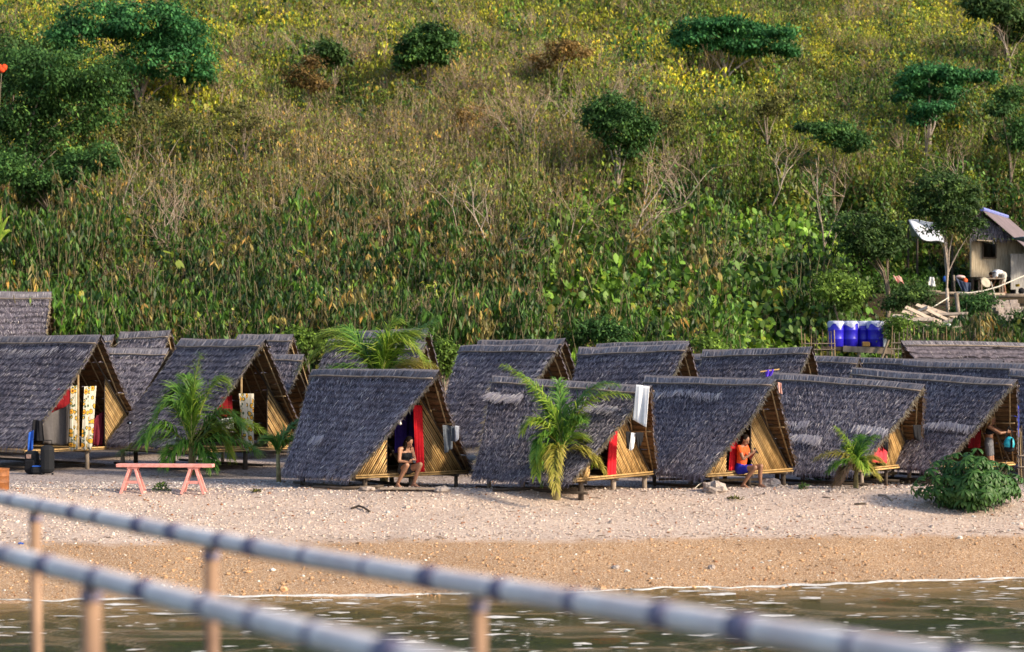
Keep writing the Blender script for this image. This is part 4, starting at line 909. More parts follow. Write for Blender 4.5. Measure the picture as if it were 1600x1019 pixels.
cloth('towel', 'white towel hung over the front end of a thatched ridge', 'towel', px(994, 601, dz_ + .05), px(1015, 604, dz_ - .02), px(1010, 668, dz_ - .35), px(989, 656, dz_ - .1), WHITEC, nf=1.3, amp=.018)
cl('hanging_bag', 'small black bag hanging from the roof bar of the hut with torn thatch', 'bag', 'F4', [(1427, 664), (1438, 664), (1436, 690), (1428, 684)], DARKC, lx=.55, nf=1.5, amp=.04)
cl('hanging_cloth', 'dark red cloth inside the hut behind the big shrub', 'cloth', 'F5', [(1512, 668), (1532, 664), (1530, 700), (1512, 700)], DRED, lx=-.5, nf=2)
cl('hammock', 'blue and violet folded hammock at the right roof edge above the teal bag', 'hammock', 'F5', [(1586, 634), (1591, 634), (1591, 684), (1585, 680)], flatmat('blue_violet_cloth', (.03, .06, .45), .6, 6), lx=.25, nf=1.5, amp=.03)
# sunflower cloth: flat print
m, nt, b = newmat('sunflower_print'); tc = N(nt, 'ShaderNodeTexCoord'); mp = N(nt, 'ShaderNodeMapping'); mp.inputs['Scale'].default_value = (6.5, 6.5, 6.5); nt.links.new(tc.outputs['UV'], mp.inputs[0])
vo = N(nt, 'ShaderNodeTexVoronoi'); vo.inputs['Scale'].default_value = 1; vo.inputs['Randomness'].default_value = .75; nt.links.new(mp.outputs[0], vo.inputs['Vector'])
nn = noise(nt, mp.outputs[0], 3, 2); sb = N(nt, 'ShaderNodeMath', operation='MULTIPLY_ADD'); nt.links.new(nn, sb.inputs[0]); sb.inputs[1].default_value = .25; nt.links.new(vo.outputs['Distance'], sb.inputs[2])
c = ramp(nt, sb.outputs[0], [(0.0, (.08, .02, .01)), (.27, (.12, .04, .01)), (.30, (.62, .26, .02)), (.52, (.66, .36, .04)), (.55, (.05, .09, .05)), (.62, (.05, .09, .05)), (.64, (.52, .48, .40))])
nt.links.new(c, b.inputs['Base Color']); b.inputs['Roughness'].default_value = .85; SUNF = m
CG = 'sunflower curtains of the large open huts'
cl('curtain', 'narrow sunflower curtain left of the centre post in the far left hut', 'curtain', 'L0', [(110, 603), (121, 602), (120, 703), (109, 704)], SUNF, lx=.0, nf=2.5, amp=.05, group=CG)
cl('curtain', 'wide sunflower curtain right of the centre post in the far left hut', 'curtain', 'L0', [(132, 604), (151, 603), (144, 702), (128, 703)], SUNF, lx=.02, nf=2, amp=.04, group=CG)
cl('curtain', 'sunflower curtain in the large open hut behind the leafy palm', 'curtain', 'L2', [(372, 615), (397, 615), (397, 704), (380, 704)], SUNF, lx=.0, nf=2.5, amp=.05, group=CG)
cl('mosquito_net', 'grey mosquito net sagging in the left part of the far left hut', 'net', 'L0', [(66, 648), (110, 630), (109, 694), (70, 692)], flatmat('grey_net', (.10, .092, .095), .12), lx=-.35, nf=2, amp=.05, sag=.05)
cl('hanging_cloth', 'dark red cloth above the mosquito net in the far left hut', 'cloth', 'L0', [(80, 612), (110, 590), (110, 645), (76, 650)], DRED, lx=-1.0, nf=3)
cl('hanging_cloth', 'dull wine red cloth right of the sunflower curtains in the far left hut', 'cloth', 'L0', [(146, 655), (168, 636), (158, 696), (144, 696)], flatmat('wine_cloth', (.13, .012, .025)), lx=-.3, nf=2, amp=.05)
cl('hanging_cloth', 'dark red cloth in the open hut behind the leafy palm', 'cloth', 'L2', [(338, 618), (362, 618), (362, 650), (338, 652)], DRED, lx=-.9, nf=3)
for k_, xx_, lb in (('L0', 122, 0), ('L2', 377, 0)):
    a = og(k_, xx_, 704, -.05); e = og(k_, xx_, 580 if k_ == 'L0' else 584, -.05)
    MB().tube([a, e], .032, 7).build('king_post', BAMB_D, HUTS[k_]['o']).matrix_parent_inverse = HUTS[k_]['o'].matrix_world.inverted()
bpy.context.view_layer.update()
for k_ in ('L0', 'L2'):
    for ch in HUTS[k_]['o'].children:
        if ch.name.startswith('king_post'): ch.matrix_parent_inverse = HUTS[k_]['o'].matrix_world.inverted()
# shirt with purple emblem hung on the palm frond
SH = cloth('shirt', 'white shirt with purple anchor-like mark hung beside the leafy palm', 'shirt', px(346, 655, 49.3), px(364, 652, 49.3), px(366, 670, 49.3), px(347, 671, 49.3), WHITEC, nf=1, amp=.012)
q = MB(); c0 = Vector((0, -.03, -.13)); q.tube([c0 + Vector((0.08 * math.cos(a), -.012, .05 + .08 * math.sin(a))) for a in np.linspace(math.pi, 2 * math.pi, 9)], .014, 5); q.tube([c0 + Vector((0, -.012, -.03)), c0 + Vector((.01, -.012, .10))], .014, 5); q.tube([c0 + Vector((-.05, -.012, .045)), c0 + Vector((.09, -.012, .055))], .011, 5)
q.build('emblem', flatmat('purple_print', (.06, .02, .16)), SH)
cloth('hanging_garment', 'small pale grey garment caught in the left fronds of the leafy palm', 'garment', px(262, 688, 48.6), px(275, 683, 48.6), px(274, 697, 48.6), px(263, 700, 48.6), LGREY, nf=1, amp=.02)

# ------------------------------------------------------------------ coconut palms
def frondmat(name, a, b_, c_): return tone_mat(name, [(0, a), (.5, b_), (1, c_)], .45, .35)
FG = {'g': frondmat('frond_green', (.025, .075, .014), (.085, .21, .030), (.22, .36, .05)), 'y': frondmat('frond_yellow', (.10, .13, .02), (.33, .31, .055), (.58, .46, .13)), 'gy': frondmat('frond_lime', (.06, .15, .02), (.22, .36, .035), (.46, .50, .08)), 'd': frondmat('frond_dry', (.14, .09, .05), (.30, .20, .12), (.48, .34, .22))}
RACH = basic('frond_rachis', (.22, .24, .05), (.48, .42, .14), 8, .5)
def frond(par, C, K, T, kind, ll=.42, n=44, droop=.6, rng=None, wdt=.030, rr0=.018):
    C, K, T = [np.array(q, float) for q in (C, K, T)]; ts = np.linspace(0, 1, n)
    B = lambda t: (1 - t)[:, None] ** 2 * C + 2 * ((1 - t) * t)[:, None] * K + t[:, None] ** 2 * T
    P = B(ts); Tn = unit(np.gradient(P, axis=0)); side = np.cross(Tn, np.array([[0, 0, 1.]])); side = unit(side); up = unit(np.cross(side, Tn))
    Vs, Fs, Ts = [], [], []; off = 0
    ln = ll * np.clip(np.minimum((ts - .02) * 5, 1) * (1.12 - .72 * ts), .1, 1)
    for sg in (-1, 1):
        rep = 2
        for r in range(rep):
            j = rng.normal(0, .012, (n, 3)); base = P + j; D = side * sg * .50 + Tn * .85 + up * rng.uniform(-.1, .35, (n, 1)) + rng.normal(0, .13, (n, 3))
            D = unit(D); mid = base + D * (ln * .5)[:, None]; D2 = unit(D + np.array([[0, 0, -droop]]) * rng.uniform(.6, 1.5, (n, 1)))
            end = mid + D2 * (ln * .55)[:, None]; w = wdt * np.clip(ln / ll + .2, .4, 1)[:, None]; S = unit(np.cross(D, up))
            V = np.stack([base - S * w * .35, base + S * w * .35, mid + S * w * .5, mid - S * w * .5, end + S * w * .08, end - S * w * .08], 1).reshape(-1, 3)
            b0 = (np.arange(n) * 6)[:, None] + off
            Fs.append(np.concatenate([b0 + np.array([[0, 1, 2, 3]]), b0 + np.array([[3, 2, 4, 5]])])); Vs.append(V); off += len(V)
            t_ = np.clip(rng.normal(.5, .18, n) , 0, 1)[:, None] + np.array([[-.12, -.12, 0, 0, .22, .22]]); Ts.append(np.clip(t_, 0, 1).ravel())
    o = link('frond', np_mesh('frond', np.concatenate(Vs), np.concatenate(Fs), {'tone': np.concatenate(Ts)}), par, (FG[kind],))
    MB().tube([Vector(p) for p in P[::4]], list(np.linspace(rr0, .005, len(P[::4]))), 5).build('rachis', RACH, o, True)
def palm(label, base, ctr, d, fronds, seed, r0=.07, ll=.42, wdt=.03, bz=None):
    ll *= 1.5; wdt *= 1.2
    rng = np.random.default_rng(seed); B = px(base[0], base[1], d); B.z = float(tz(B.x, B.y)) if bz is None else bz
    o = thing('coconut_palm', label, 'palm', B, 0, 'young coconut palms between the huts'); Cn = px(ctr[0], ctr[1], d) - B
    q = MB(); q.tube([(0, 0, -.1), tuple(Cn * .5), tuple(Cn + Vector((0, 0, .03)))], [r0 * 1.25, r0, r0 * .8], 8); q.build('trunk', basic('palm_stem', (.16, .12, .06), (.38, .33, .15), 9, .8), o, True)
    for (kx, ky, tx, ty, dy, kind) in fronds:
        frond(o, Cn + Vector((rng.normal(0, .02), 0, 0)), px(kx, ky, d + dy * .5) - B, px(tx, ty, d + dy) - B, kind, ll, 46, .8, rng, wdt)
    return o
palm('leafy green coconut palm right behind the pink bench', (299, 742), (299, 700), 48.9, [(296, 620, 312, 558, .1, 'gy'), (270, 590, 238, 660, -.5, 'g'), (285, 570, 262, 625, .5, 'g'), (330, 570, 352, 600, .2, 'gy'), (350, 610, 378, 668, -.4, 'g'), (365, 625, 428, 690, .3, 'gy'), (255, 665, 192, 706, -.2, 'g'), (240, 640, 226, 690, -.9, 'g'), (350, 665, 402, 705, -.7, 'g'), (320, 690, 330, 728, -.8, 'g'), (280, 680, 258, 725, -.9, 'g'), (300, 600, 292, 590, .6, 'g'), (345, 640, 360, 712, .5, 'gy')], 1, .075, .50)
palm('coconut palm in front of the white towel hut, with yellowing lower fronds', (868, 770), (878, 705), 41.5, [(872, 610, 790, 573, .3, 'gy'), (868, 640, 815, 588, .6, 'g'), (905, 600, 978, 618, -.2, 'gy'), (900, 590, 962, 600, .3, 'g'), (838, 632, 818, 672, -.3, 'gy'), (846, 650, 836, 712, -.5, 'g'), (880, 640, 872, 598, .6, 'g'), (900, 648, 908, 656, -.4, 'g'), (862, 685, 868, 764, -1.0, 'y'), (840, 682, 838, 742, -.4, 'gy'), (918, 690, 943, 735, -.2, 'y'), (905, 660, 925, 720, .3, 'gy'), (850, 668, 852, 752, .2, 'g')], 2, .07, .34)
palm('coconut palm half hidden behind the seated woman\'s hut, fronds above its ridge', (600, 700), (596, 606), 46.3, [(548, 492, 472, 572, .2, 'gy'), (540, 500, 500, 526, .6, 'gy'), (600, 488, 664, 562, -.3, 'gy'), (618, 530, 674, 506, .6, 'g'), (600, 520, 646, 520, .3, 'gy'), (596, 520, 618, 505, .1, 'gy'), (560, 530, 545, 515, .4, 'g'), (620, 560, 672, 570, .4, 'y'), (540, 560, 500, 590, -.2, 'g'), (600, 560, 600, 530, .8, 'g')], 3, .08, .60, bz=0.0)
palm('smallest coconut palm, in front of the hut with torn thatch', (1337, 766), (1338, 735), 42.6, [(1335, 700, 1308, 670, .1, 'gy'), (1340, 690, 1368, 682, .1, 'g'), (1320, 695, 1274, 716, -.1, 'y'), (1340, 695, 1344, 684, .3, 'g'), (1318, 710, 1296, 735, -.3, 'g'), (1355, 705, 1378, 722, -.1, 'y'), (1350, 715, 1372, 744, -.3, 'y'), (1340, 705, 1352, 735, -.5, 'gy'), (1325, 715, 1312, 752, -.3, 'd'), (1318, 722, 1300, 762, 0, 'd'), (1330, 700, 1322, 700, .2, 'g')], 4, .05, .26, .022)
palm('low coconut palm left of the seated woman\'s hut, only a frond or two showing', (436, 738), (434, 712), 46.0, [(440, 670, 474, 655, .3, 'g'), (450, 680, 468, 690, -.1, 'gy'), (428, 680, 412, 690, .1, 'g')], 5, .05, .34)

# ------------------------------------------------------------------ big glossy shrub and small beach plants
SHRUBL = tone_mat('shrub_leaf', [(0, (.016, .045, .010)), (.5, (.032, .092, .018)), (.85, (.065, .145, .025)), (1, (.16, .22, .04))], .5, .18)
def whorl(seed, nl=7, L=.15, Wd=.06):
    rng = np.random.default_rng(seed); Vs, Fs, Ts = [], [], []
    for k in range(nl):
        a = 6.283 * k / nl + rng.normal(0, .2); d_ = np.array([math.cos(a), math.sin(a), 0.]); s_ = np.array([-d_[1], d_[0], 0.]); l = L * rng.uniform(.75, 1.15); w = Wd * rng.uniform(.8, 1.1); dr = rng.uniform(.5, 1.1)
        prof = [(0.02, .08, 0), (.3, .55, -.02), (.65, 1.0, -.18 * dr), (.9, .7, -.45 * dr), (1.0, .05, -.62 * dr)]
        b0 = len(Vs)
        for t_, ww, zz in prof:
            c_ = d_ * l * t_ + np.array([0, 0, zz * l])
            Vs += [c_ - s_ * w * ww / 2 + np.array([0, 0, .12 * w * ww]), c_ + np.array([0, 0, -.02 * w]), c_ + s_ * w * ww / 2 + np.array([0, 0, .12 * w * ww])]; Ts += [.45 + .3 * rng.random()] * 3
        for j in range(4):
            for i in range(2): Fs.append((b0 + j * 3 + i, b0 + j * 3 + i + 1, b0 + j * 3 + i + 4, b0 + j * 3 + i + 3))
    me = np_mesh('leaf_cluster', Vs, Fs, {'tone': np.array(Ts)}, sm=True); me.materials.append(SHRUBL); return me
SB = px(1512, 792, 41.0); SB.z = float(tz(SB.x, SB.y)); sh = thing('leafy_shrub', 'big glossy dark green shrub on the pebbles at the right', 'shrub', SB)
wm = [whorl(900 + i) for i in range(5)]; rg = np.random.default_rng(4)
q = MB()
for i in range(16): a = rg.uniform(0, 6.28); q.tube([(0, 0, -.1), (math.cos(a) * .4, math.sin(a) * .3, .35), (math.cos(a) * .8, math.sin(a) * .6, .5 + rg.random() * .5)], [.03, .02, .008], 5)
q.build('stem', BARKD, sh)
shape = lambda d_: np.array([1.04, .85, 1.0 if d_[2] > 0 else .45]) * (1 + .10 * math.sin(4 * math.atan2(d_[1], d_[0]) + 1) + .08 * math.sin(7 * d_[0] + 2))
for i in range(300):
    d_ = rand_dirs(1, rg)[0]; 
    if d_[1] > .55: d_[1] *= -1
    p = d_ * shape(d_) * (rg.uniform(.82, 1.0) if i > 60 else rg.uniform(.5, .8)) ; p = np.array([p[0] + .06 * p[2], p[1], p[2] * (.80 - .22 * max(0, p[0])) + .42]); 
    o = bpy.data.objects.new('leaf_cluster', wm[i % 5]); COL.objects.link(o); o.parent = sh; o.location = p
    n_ = Vector((d_[0] * .9, d_[1] * .9, .55 + max(0, d_[2]))).normalized(); o.rotation_euler = (n_.to_track_quat('Z', 'Y') @ Vector((0, 0, 1)).rotation_difference(Vector((0, 0, 1)))).to_euler(); o.rotation_euler.rotate_axis('Z', rg.uniform(0, 6)); s_ = rg.uniform(.8, 1.25); o.scale = (s_,) * 3
d_ = rand_dirs(900, rg); P_ = d_ * np.array([[.98, .8, .72]]) * rg.uniform(.35, .88, (900, 1)); P_[:, 2] = np.maximum(P_[:, 2], -.42) + .45
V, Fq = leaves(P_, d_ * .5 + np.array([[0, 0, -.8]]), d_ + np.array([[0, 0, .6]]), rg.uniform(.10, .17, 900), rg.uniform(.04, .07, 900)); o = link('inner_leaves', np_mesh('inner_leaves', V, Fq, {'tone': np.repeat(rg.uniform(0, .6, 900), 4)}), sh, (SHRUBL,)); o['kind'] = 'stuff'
def small_plant(label, x, y, w, h, n, kind='mid', ll=.08, d=None):
    d = d or next(t for t in np.arange(33, 60, .1) if CAMZ + (HOR - y) / F * t <= float(tz((x - 800) / F * t, t)))
    B = px(x, y, d); B.z = float(tz(B.x, d)); rg = np.random.default_rng(int(x)); dr = rand_dirs(n, rg); dr[:, 2] = np.abs(dr[:, 2]); P_ = dr * np.array([[w, w, h]]) / F * d * rg.random((n, 1)) ** .5
    V, Fq = leaves(P_, dr + np.array([[0, 0, .3]]), dr + np.array([[0, 0, 1.]]) + rg.normal(0, .3, (n, 3)), ll * rg.uniform(.6, 1.2, n), ll * .45 * rg.uniform(.7, 1.2, n))
    o = link('small_plant', np_mesh('small_plant', V, Fq, {'tone': np.repeat(rg.uniform(0, 1, n), 4)}), None, (LM[kind],)); o.location = B; return tag(o, label, 'plant')
small_plant('small green weed on the pebbles under the pink bench', 252, 768, 13, 12, 150)
small_plant('tiny weed right of the sitter in orange shirt', 1256, 765, 7, 8, 60)
small_plant('tiny tuft of weed on the pebbles left of the seated woman\'s hut', 400, 771, 6, 4, 40, 'olive')
small_plant('tiny olive weed on the pebbles below the flip-flops', 1150, 781, 12, 3, 60, 'olive')
small_plant('low dark weed at the feet of the torn-thatch hut', 1278, 752, 18, 14, 160, 'dark', .1)

# ------------------------------------------------------------------ bench, pail, bags, stones, driftwood
def gd(x, y):
    """point of the beach seen at pixel (x,y)"""
    for t in np.arange(30, 62, .05):
        if CAMZ + (HOR - y) / F * t <= float(tz((x - 800) / F * t, t)): return Vector(((x - 800) / F * t, t, float(tz((x - 800) / F * t, t))))
    return px(x, y, 45)
PINK = basic('pink_paint', (.52, .20, .17), (.84, .38, .34), 9, .65, bmp=.4)
a = gd(208, 770); e = gd(300, 770); mid = (a + e) / 2; bn = thing('bench', 'pink painted wooden bench with a long plank on two trestles', 'bench', (mid.x, mid.y, mid.z), math.radians(-4))
MB().box((0.06, 0, .575), (2.06, .26, .07)).build('bench_top', PINK, bn, bevel=.008)
for sx in (-.63, .67):
    for fx in (-1, 1):
        for fy in (-1, 1):
            MB().beam((sx + fx * .05, fy * .07, .54), (sx + fx * .24, fy * .13, -.02), .055, .05, Vector((0, 1, 0))).build('leg', PINK, bn, bevel=.005)
    for fy in (-1, 1): MB().beam((sx - .17, fy * .105, .22), (sx + .17, fy * .105, .22), .03, .05).build('crossbar', PINK, bn, bevel=.004)
    MB().box((sx, 0, .52), (.22, .20, .04)).build('cleat', PINK, bn)
RUST = basic('rusty_drum', (.12, .045, .02), (.36, .13, .035), 7, .7, bmp=.4, spec=.4)
p = gd(-1, 766); dr_ = thing('rusty_pail', 'rusty orange metal pail at the left picture edge', 'pail', p)
MB().lathe([(0.0, .01), (.19, .01), (.20, .02), (.205, .16), (.212, .165), (.205, .17), (.205, .30), (.212, .305), (.205, .31), (.205, .44), (.215, .45), (.205, .46), (.19, .45), (.19, .40), (0, .39)], n=26).build('body', RUST, dr_, True)
MB().tube([(.205 * math.cos(t), .205 * math.sin(t), .455) for t in np.linspace(0, 6.283, 25)], .010, 5).build('rim', RUST, dr_, True)
LUG = flatmat('black_luggage', (.010, .011, .014), rough=.8, spec=.3)
p = gd(74, 742); s_ = thing('suitcase', 'tall black suitcase standing on the gravel before the far left hut', 'suitcase', p, .15)
MB().box((0, 0, .38), (.33, .26, .70)).build('shell', LUG, s_, bevel=.11); MB().tube([(-.1, 0, .76), (-.1, 0, .84), (.1, 0, .84), (.1, 0, .76)], .012, 5).build('handle', DARKC, s_)
for sx in (-.13, .13): MB().ball((sx, -.1, .025), .028, 8).build('wheel', DARKC, s_, True)
p = gd(50, 741); s_ = thing('backpack', 'black backpack with a coloured patch left of the tall suitcase', 'backpack', p, -.2)
MB().box((0, 0, .29), (.34, .24, .58)).build('body', LUG, s_, bevel=.09); MB().box((0, -.135, .22), (.26, .06, .26)).build('pocket', DARKC, s_, bevel=.03); MB().box((-.03, -.125, .44), (.12, .02, .10)).build('patch', flatmat('patch', (.35, .22, .18), .7, 30), s_)
for sx in (-.1, .1): MB().tube([(sx, .12, .52), (sx, .19, .35), (sx, .13, .12)], .018, 5).build('strap', DARKC, s_)
p = gd(63, 741); s_ = thing('duffel_bag', 'low blue and black duffel bag between backpack and tall suitcase', 'bag', p + Vector((0, -.12, 0)))
MB().box((0, 0, .11), (.36, .22, .20)).build('body', LUG, s_, bevel=.06); MB().box((0, -.01, .205), (.30, .20, .03)).build('lid', BLUEC, s_, bevel=.01)
cloth('towel', 'blue towel hanging at the left eave above the backpack', 'towel', px(45, 676, 49.0), px(53, 672, 49.0), px(52, 703, 49.0), px(43, 705, 49.0), BLUEC, nf=1, amp=.03)
cloth('hanging_garment', 'black jacket hanging above the suitcase by the far left hut', 'garment', px(52, 655, 49.1), px(66, 658, 49.1), px(69, 690, 49.1), px(49, 688, 49.1), DARKC, nf=1.5, amp=.04)
p = px(203, 661, 49.9); s_ = thing('lantern', 'small torch hanging on a cord at the right of the far left hut', 'lantern', p)
MB().tube([(0, 0, 0), (0, 0, -.95)], .008, 5).build('cord', DARKC, s_); MB().tube([(-.06, 0, 0), (.05, -.02, 0)], [.035, .045], 8).build('body', DARKC, s_, True); MB().ball((.02, -.05, 0), .028, 8).build('lens', WHITEC, s_, True)
p = og('F1', 625.5, 662, .03); MB_ = MB().ball((0, 0, 0), .03, 10).ball((0, 0, .035), .018, 8).build('light_bulb', WHITEC, None, True); MB_.location = p; tag(MB_, 'small white bulb at the top left of the seated woman\'s doorway', 'bulb')
def rock(label, x, y, w, h, seed, grp=None):
    random.seed(seed); p = gd(x, y); k = p.y / F; q = MB().ball((0, 0, h * k * .35), 1, 12, (w * k, w * k * .8, h * k), .0); q.v = [tuple(Vector(v_) * (1 + .20 * math.sin(7 * v_[0] / (w * k) + seed) * math.cos(5 * v_[2] / (h * k) + seed) + random.uniform(-.05, .05))) for v_ in q.v]; o = q.build('stone_block', STONE, None, False); o.location = p; tag(o, label, 'stone', grp)
rock('pale rock under the left front post of the orange-shirt hut', 1117, 768, 21, 12, 1); rock('pale rock under the right front corner of the orange-shirt hut', 1203, 762, 17, 11, 2)
rock('flat pale rock at the right front post of the seated woman\'s hut', 690, 768, 14, 6, 3); rock('flat grey rock left of the seated woman\'s footboard', 574, 766, 14, 4, 4)
rock('small pale rock near the base of the smallest palm', 1300, 770, 6, 4, 5); rock('pale stone alone on the shingle above the rail', 955, 818, 4, 4, 6); rock('dark stone on the shingle near the driftwood', 640, 792, 4, 3, 7)
rock('whitish stone on the brown band, right of centre', 1112, 889, 6, 5, 8); rock('pale stone half way down the brown band', 962, 889, 7, 4, 9); rock('stone beside the big shrub', 1590, 775, 8, 7, 10)
def log(name, label, pts, r, mat=WOODD, cat='log'):
    P_ = [gd(x, y) + Vector((0, 0, r + dz)) for x, y, dz in pts]; o = MB().tube([p - P_[0] for p in P_], r, 6).build(name, mat, None, True); o.location = P_[0]; return tag(o, label, cat)
log('driftwood', 'dark crooked piece of driftwood on the pale pebbles', [(549, 797, 0), (560, 794, .02), (568, 797, .03), (578, 802, 0)], .022, WOODD, 'driftwood')
log('driftwood', 'thin brown stick lying on the pebbles left of the shrub', [(1372, 775, 0), (1384, 777, .02), (1394, 784, 0)], .02, WOODG, 'driftwood')
log('driftwood', 'short dark stick on the upper beach left of the shrub', [(1335, 790, 0), (1352, 789, .01)], .02, WOODD, 'driftwood')
log('driftwood', 'short brown stick by the weed below the orange-shirt hut', [(1285, 778, 0), (1300, 780, .01)], .014, WOODG, 'driftwood')
log('bamboo_pole', 'pale pole lying before the torn-thatch hut by the smallest palm', [(1346, 754, .08), (1400, 750, .12)], .04, WOODG, 'pole')
log('ground_beam', 'dark beam on the gravel beside the seated woman\'s hut', [(489, 765, .02), (540, 766, 0), (600, 765, .03)], .035)
log('ground_beam', 'dark beam on the gravel beneath the towel hut', [(770, 770, .02), (830, 766, 0), (905, 770, .03)], .035)
log('ground_beam', 'dark pole between the towel hut and the orange-shirt hut', [(1030, 762, .15), (1100, 758, .12)], .03)
p0 = gd(594, 768); p1 = gd(682, 768); q = MB().beam((0, 0, .06), (p1 - p0) + Vector((0, 0, .06)), .16, .035); o = q.build('footboard', WOODG, None, bevel=.005); o.location = p0; tag(o, 'grey plank under the seated woman\'s feet', 'plank')
q = MB().beam((0, 0, 0), gd(1192, 758) - gd(1110, 760) + Vector((0, 0, 0)), .05, .06); o = q.build('foot_pole', WOODG, None); o.location = gd(1110, 760) + Vector((0, 0, .13)); tag(o, 'pale pole along the front posts of the orange-shirt hut', 'pole')
p = gd(33, 851); q = MB().ball((0, 0, .02), 1, 8, (.06, .03, .02), .2); o = q.build('plastic_scrap', BLUEC); o.location = p; tag(o, 'small blue scrap of plastic on the pebbles at the left', 'litter')
# purple cloth tied to the ridge end of the orange-shirt hut, pink and orange bits
dz_ = 42.6; q = MB(); c0 = px(1202, 583, dz_)
cloth('tied_cloth', 'purple and blue rag tied on the ridge end above the orange-shirt sitter', 'rag', px(1196, 578, dz_), px(1211, 577, dz_), px(1206, 587, dz_), px(1197, 589, dz_), flatmat('violet_rag', (.09, .04, .50), .5, 12), nf=2, amp=.03)
o = MB().tube([px(1188, 581, dz_) - c0, px(1218, 577, dz_) - c0], .014, 5).build('stick', BAMB); o.location = c0; tag(o, 'thin stick lying across the ridge end beside the purple rag', 'stick')
cloth('hanging_cloth', 'small peach cloth hanging behind the gable tip above the orange-shirt sitter', 'cloth', px(1215, 597, 42.75), px(1221, 599, 42.75), px(1222, 616, 42.75), px(1217, 614, 42.75), PINKC, nf=1, amp=.02)

# plant with long pale leaves and a red blossom at the left picture edge
p = px(-4, 395, 70); p.z = float(tz(p.x, 70)); pl_ = thing('long_leaved_plant', 'plant with long yellow-green leaves cut by the left picture edge', 'plant', p); rg = np.random.default_rng(8); top_ = px(-4, 360, 70).z - p.z
for i in range(14):
    a = rg.uniform(-1.5, 1.5); L_f = rg.uniform(.9, 1.5); pts = [np.array([math.sin(a) * L_f * t * .55, rg.normal(0, .02), top_ - .5 + L_f * t * 1.1 - .7 * t * t * abs(math.sin(a)) * L_f]) for t in np.linspace(0, 1, 7)]
    w_ = [.02, .05, .06, .06, .05, .03, .004]; Vv = []
    for q_, w in zip(pts, w_): Vv += [tuple(q_ + np.array([w * math.cos(a), 0, -w * math.sin(a)])), tuple(q_ + np.array([0, -.015, 0])), tuple(q_ - np.array([w * math.cos(a), 0, -w * math.sin(a)]))]
    me = np_mesh('leaf', np.array(Vv), [(j * 3 + k, j * 3 + k + 1, j * 3 + k + 4, j * 3 + k + 3) for j in range(6) for k in range(2)], {'tone': rg.uniform(.2, 1, len(Vv))}, sm=True); link('leaf', me, pl_, (FG['gy'],))
MB().tube([(0, 0, -.3), (0, 0, top_ - .4)], [.06, .05], 7).build('stem', BARKD, pl_)
d_ = 76; p = px(3, 107, d_); p.z = float(tz(p.x, d_)); fl_ = thing('flowering_branch', 'bright red-orange blossom at the upper left picture edge', 'flower', p); zt = px(3, 107, d_).z - p.z
MB().tube([(-.5, 0, -.3), (-.3, 0, zt * .6), (0, 0, zt)], [.06, .04, .015], 6).build('stem', BARKD, fl_)
for i in range(9):
    a = i * .7; q = MB().ball((math.cos(a) * .10, math.sin(a) * .06, zt + .08 * math.sin(a * 2.3)), 1, 8, (.11, .05, .09), .15); q.build('petal', flatmat('red_petal', (.75, .07, .02)) if i == 0 else bpy.data.materials['red_petal'], fl_, True)
# ------------------------------------------------------------------ people
SKIN = basic('skin', (.36, .175, .105), (.44, .225, .14), 30, .5, bmp=.05, spec=.4); SKIN2 = basic('skin_darker', (.23, .11, .065), (.30, .15, .09), 30, .5, bmp=.05, spec=.4)
HAIR = basic('dark_hair', (.006, .004, .003), (.016, .010, .008), 60, .8, (1, 1, .2), bmp=.3, spec=.1); HAIRB = basic('blond_hair', (.20, .12, .05), (.45, .30, .14), 60, .5, (1, 1, .2), bmp=.4)
def caps_mesh(name, caps, mat, parent, voxel=.009, it=3):
    q = MB()
    for c in caps:
        if len(c) == 4:
            a, b_, ra, rb = c; q.ball(a, ra, 10); q.ball(b_, rb, 10)
            if (Vector(b_) - Vector(a)).length > .004: q.tube([a, b_], [ra, rb], 10)
        else:
            ctr, r3, M = c; q.ball(ctr, 1, 14, r3, 0, M)
    o = q.build(name, mat, parent, True)
    r = o.modifiers.new('skin', 'REMESH'); r.mode = 'VOXEL'; r.voxel_size = voxel; r.use_smooth_shade = True
    s = o.modifiers.new('relax', 'SMOOTH'); s.iterations = it; s.factor = .5
    return o
def V3(*a): return Vector(a)
def hand(caps, w, d, pn, curl=.5, side=1):
    """palm from wrist w along d, palm normal pn; five fingers curling towards pn"""
    d = Vector(d).normalized(); pn = Vector(pn); pn = (pn - d * pn.dot(d)).normalized(); s = d.cross(pn) * side
    caps.append((w, w + d * .045, .023, .022))
    for k, (o_, L) in enumerate([(-.027, .062), (-.009, .072), (.009, .068), (.027, .054)]):
        a = w + d * .05 + s * o_ * .9; caps.append((w + d * .02 + s * o_ * .6, a + d * .025, .014, .011))
        b_ = a + d * .03; m_ = b_ + (d * math.cos(curl) + pn * math.sin(curl)) * L * .5; e = m_ + (d * math.cos(curl * 2) + pn * math.sin(curl * 2)) * L * .45
        caps.append((b_, m_, .0095, .009)); caps.append((m_, e, .009, .0075))
    t0 = w + d * .02 - s * .022; t1 = t0 - s * .026 + d * .03 + pn * .01; caps.append((t0, t1, .013, .011)); caps.append((t1, t1 + d * .028 + pn * .014, .010, .008))
def foot(caps, an, d, s=1):
    d = Vector(d); d.z = 0; d.normalize(); sd = Vector((-d.y, d.x, 0)); heel = an + Vector((0, 0, -.045)) - d * .035
    caps.append((an, heel, .034, .030)); caps.append((heel, an + d * .10 + Vector((0, 0, -.052)), .030, .026)); caps.append((an, an + d * .09 + Vector((0, 0, -.040)), .034, .028))
    for k in range(5):
        o_ = (k - 2) * .016; b_ = an + d * .11 + sd * o_ + Vector((0, 0, -.058)); caps.append((an + d * .06 + sd * o_ * .7 + Vector((0, 0, -.05)), b_ + d * (.035 - abs(k - 1.5) * .004), .016, .0105))
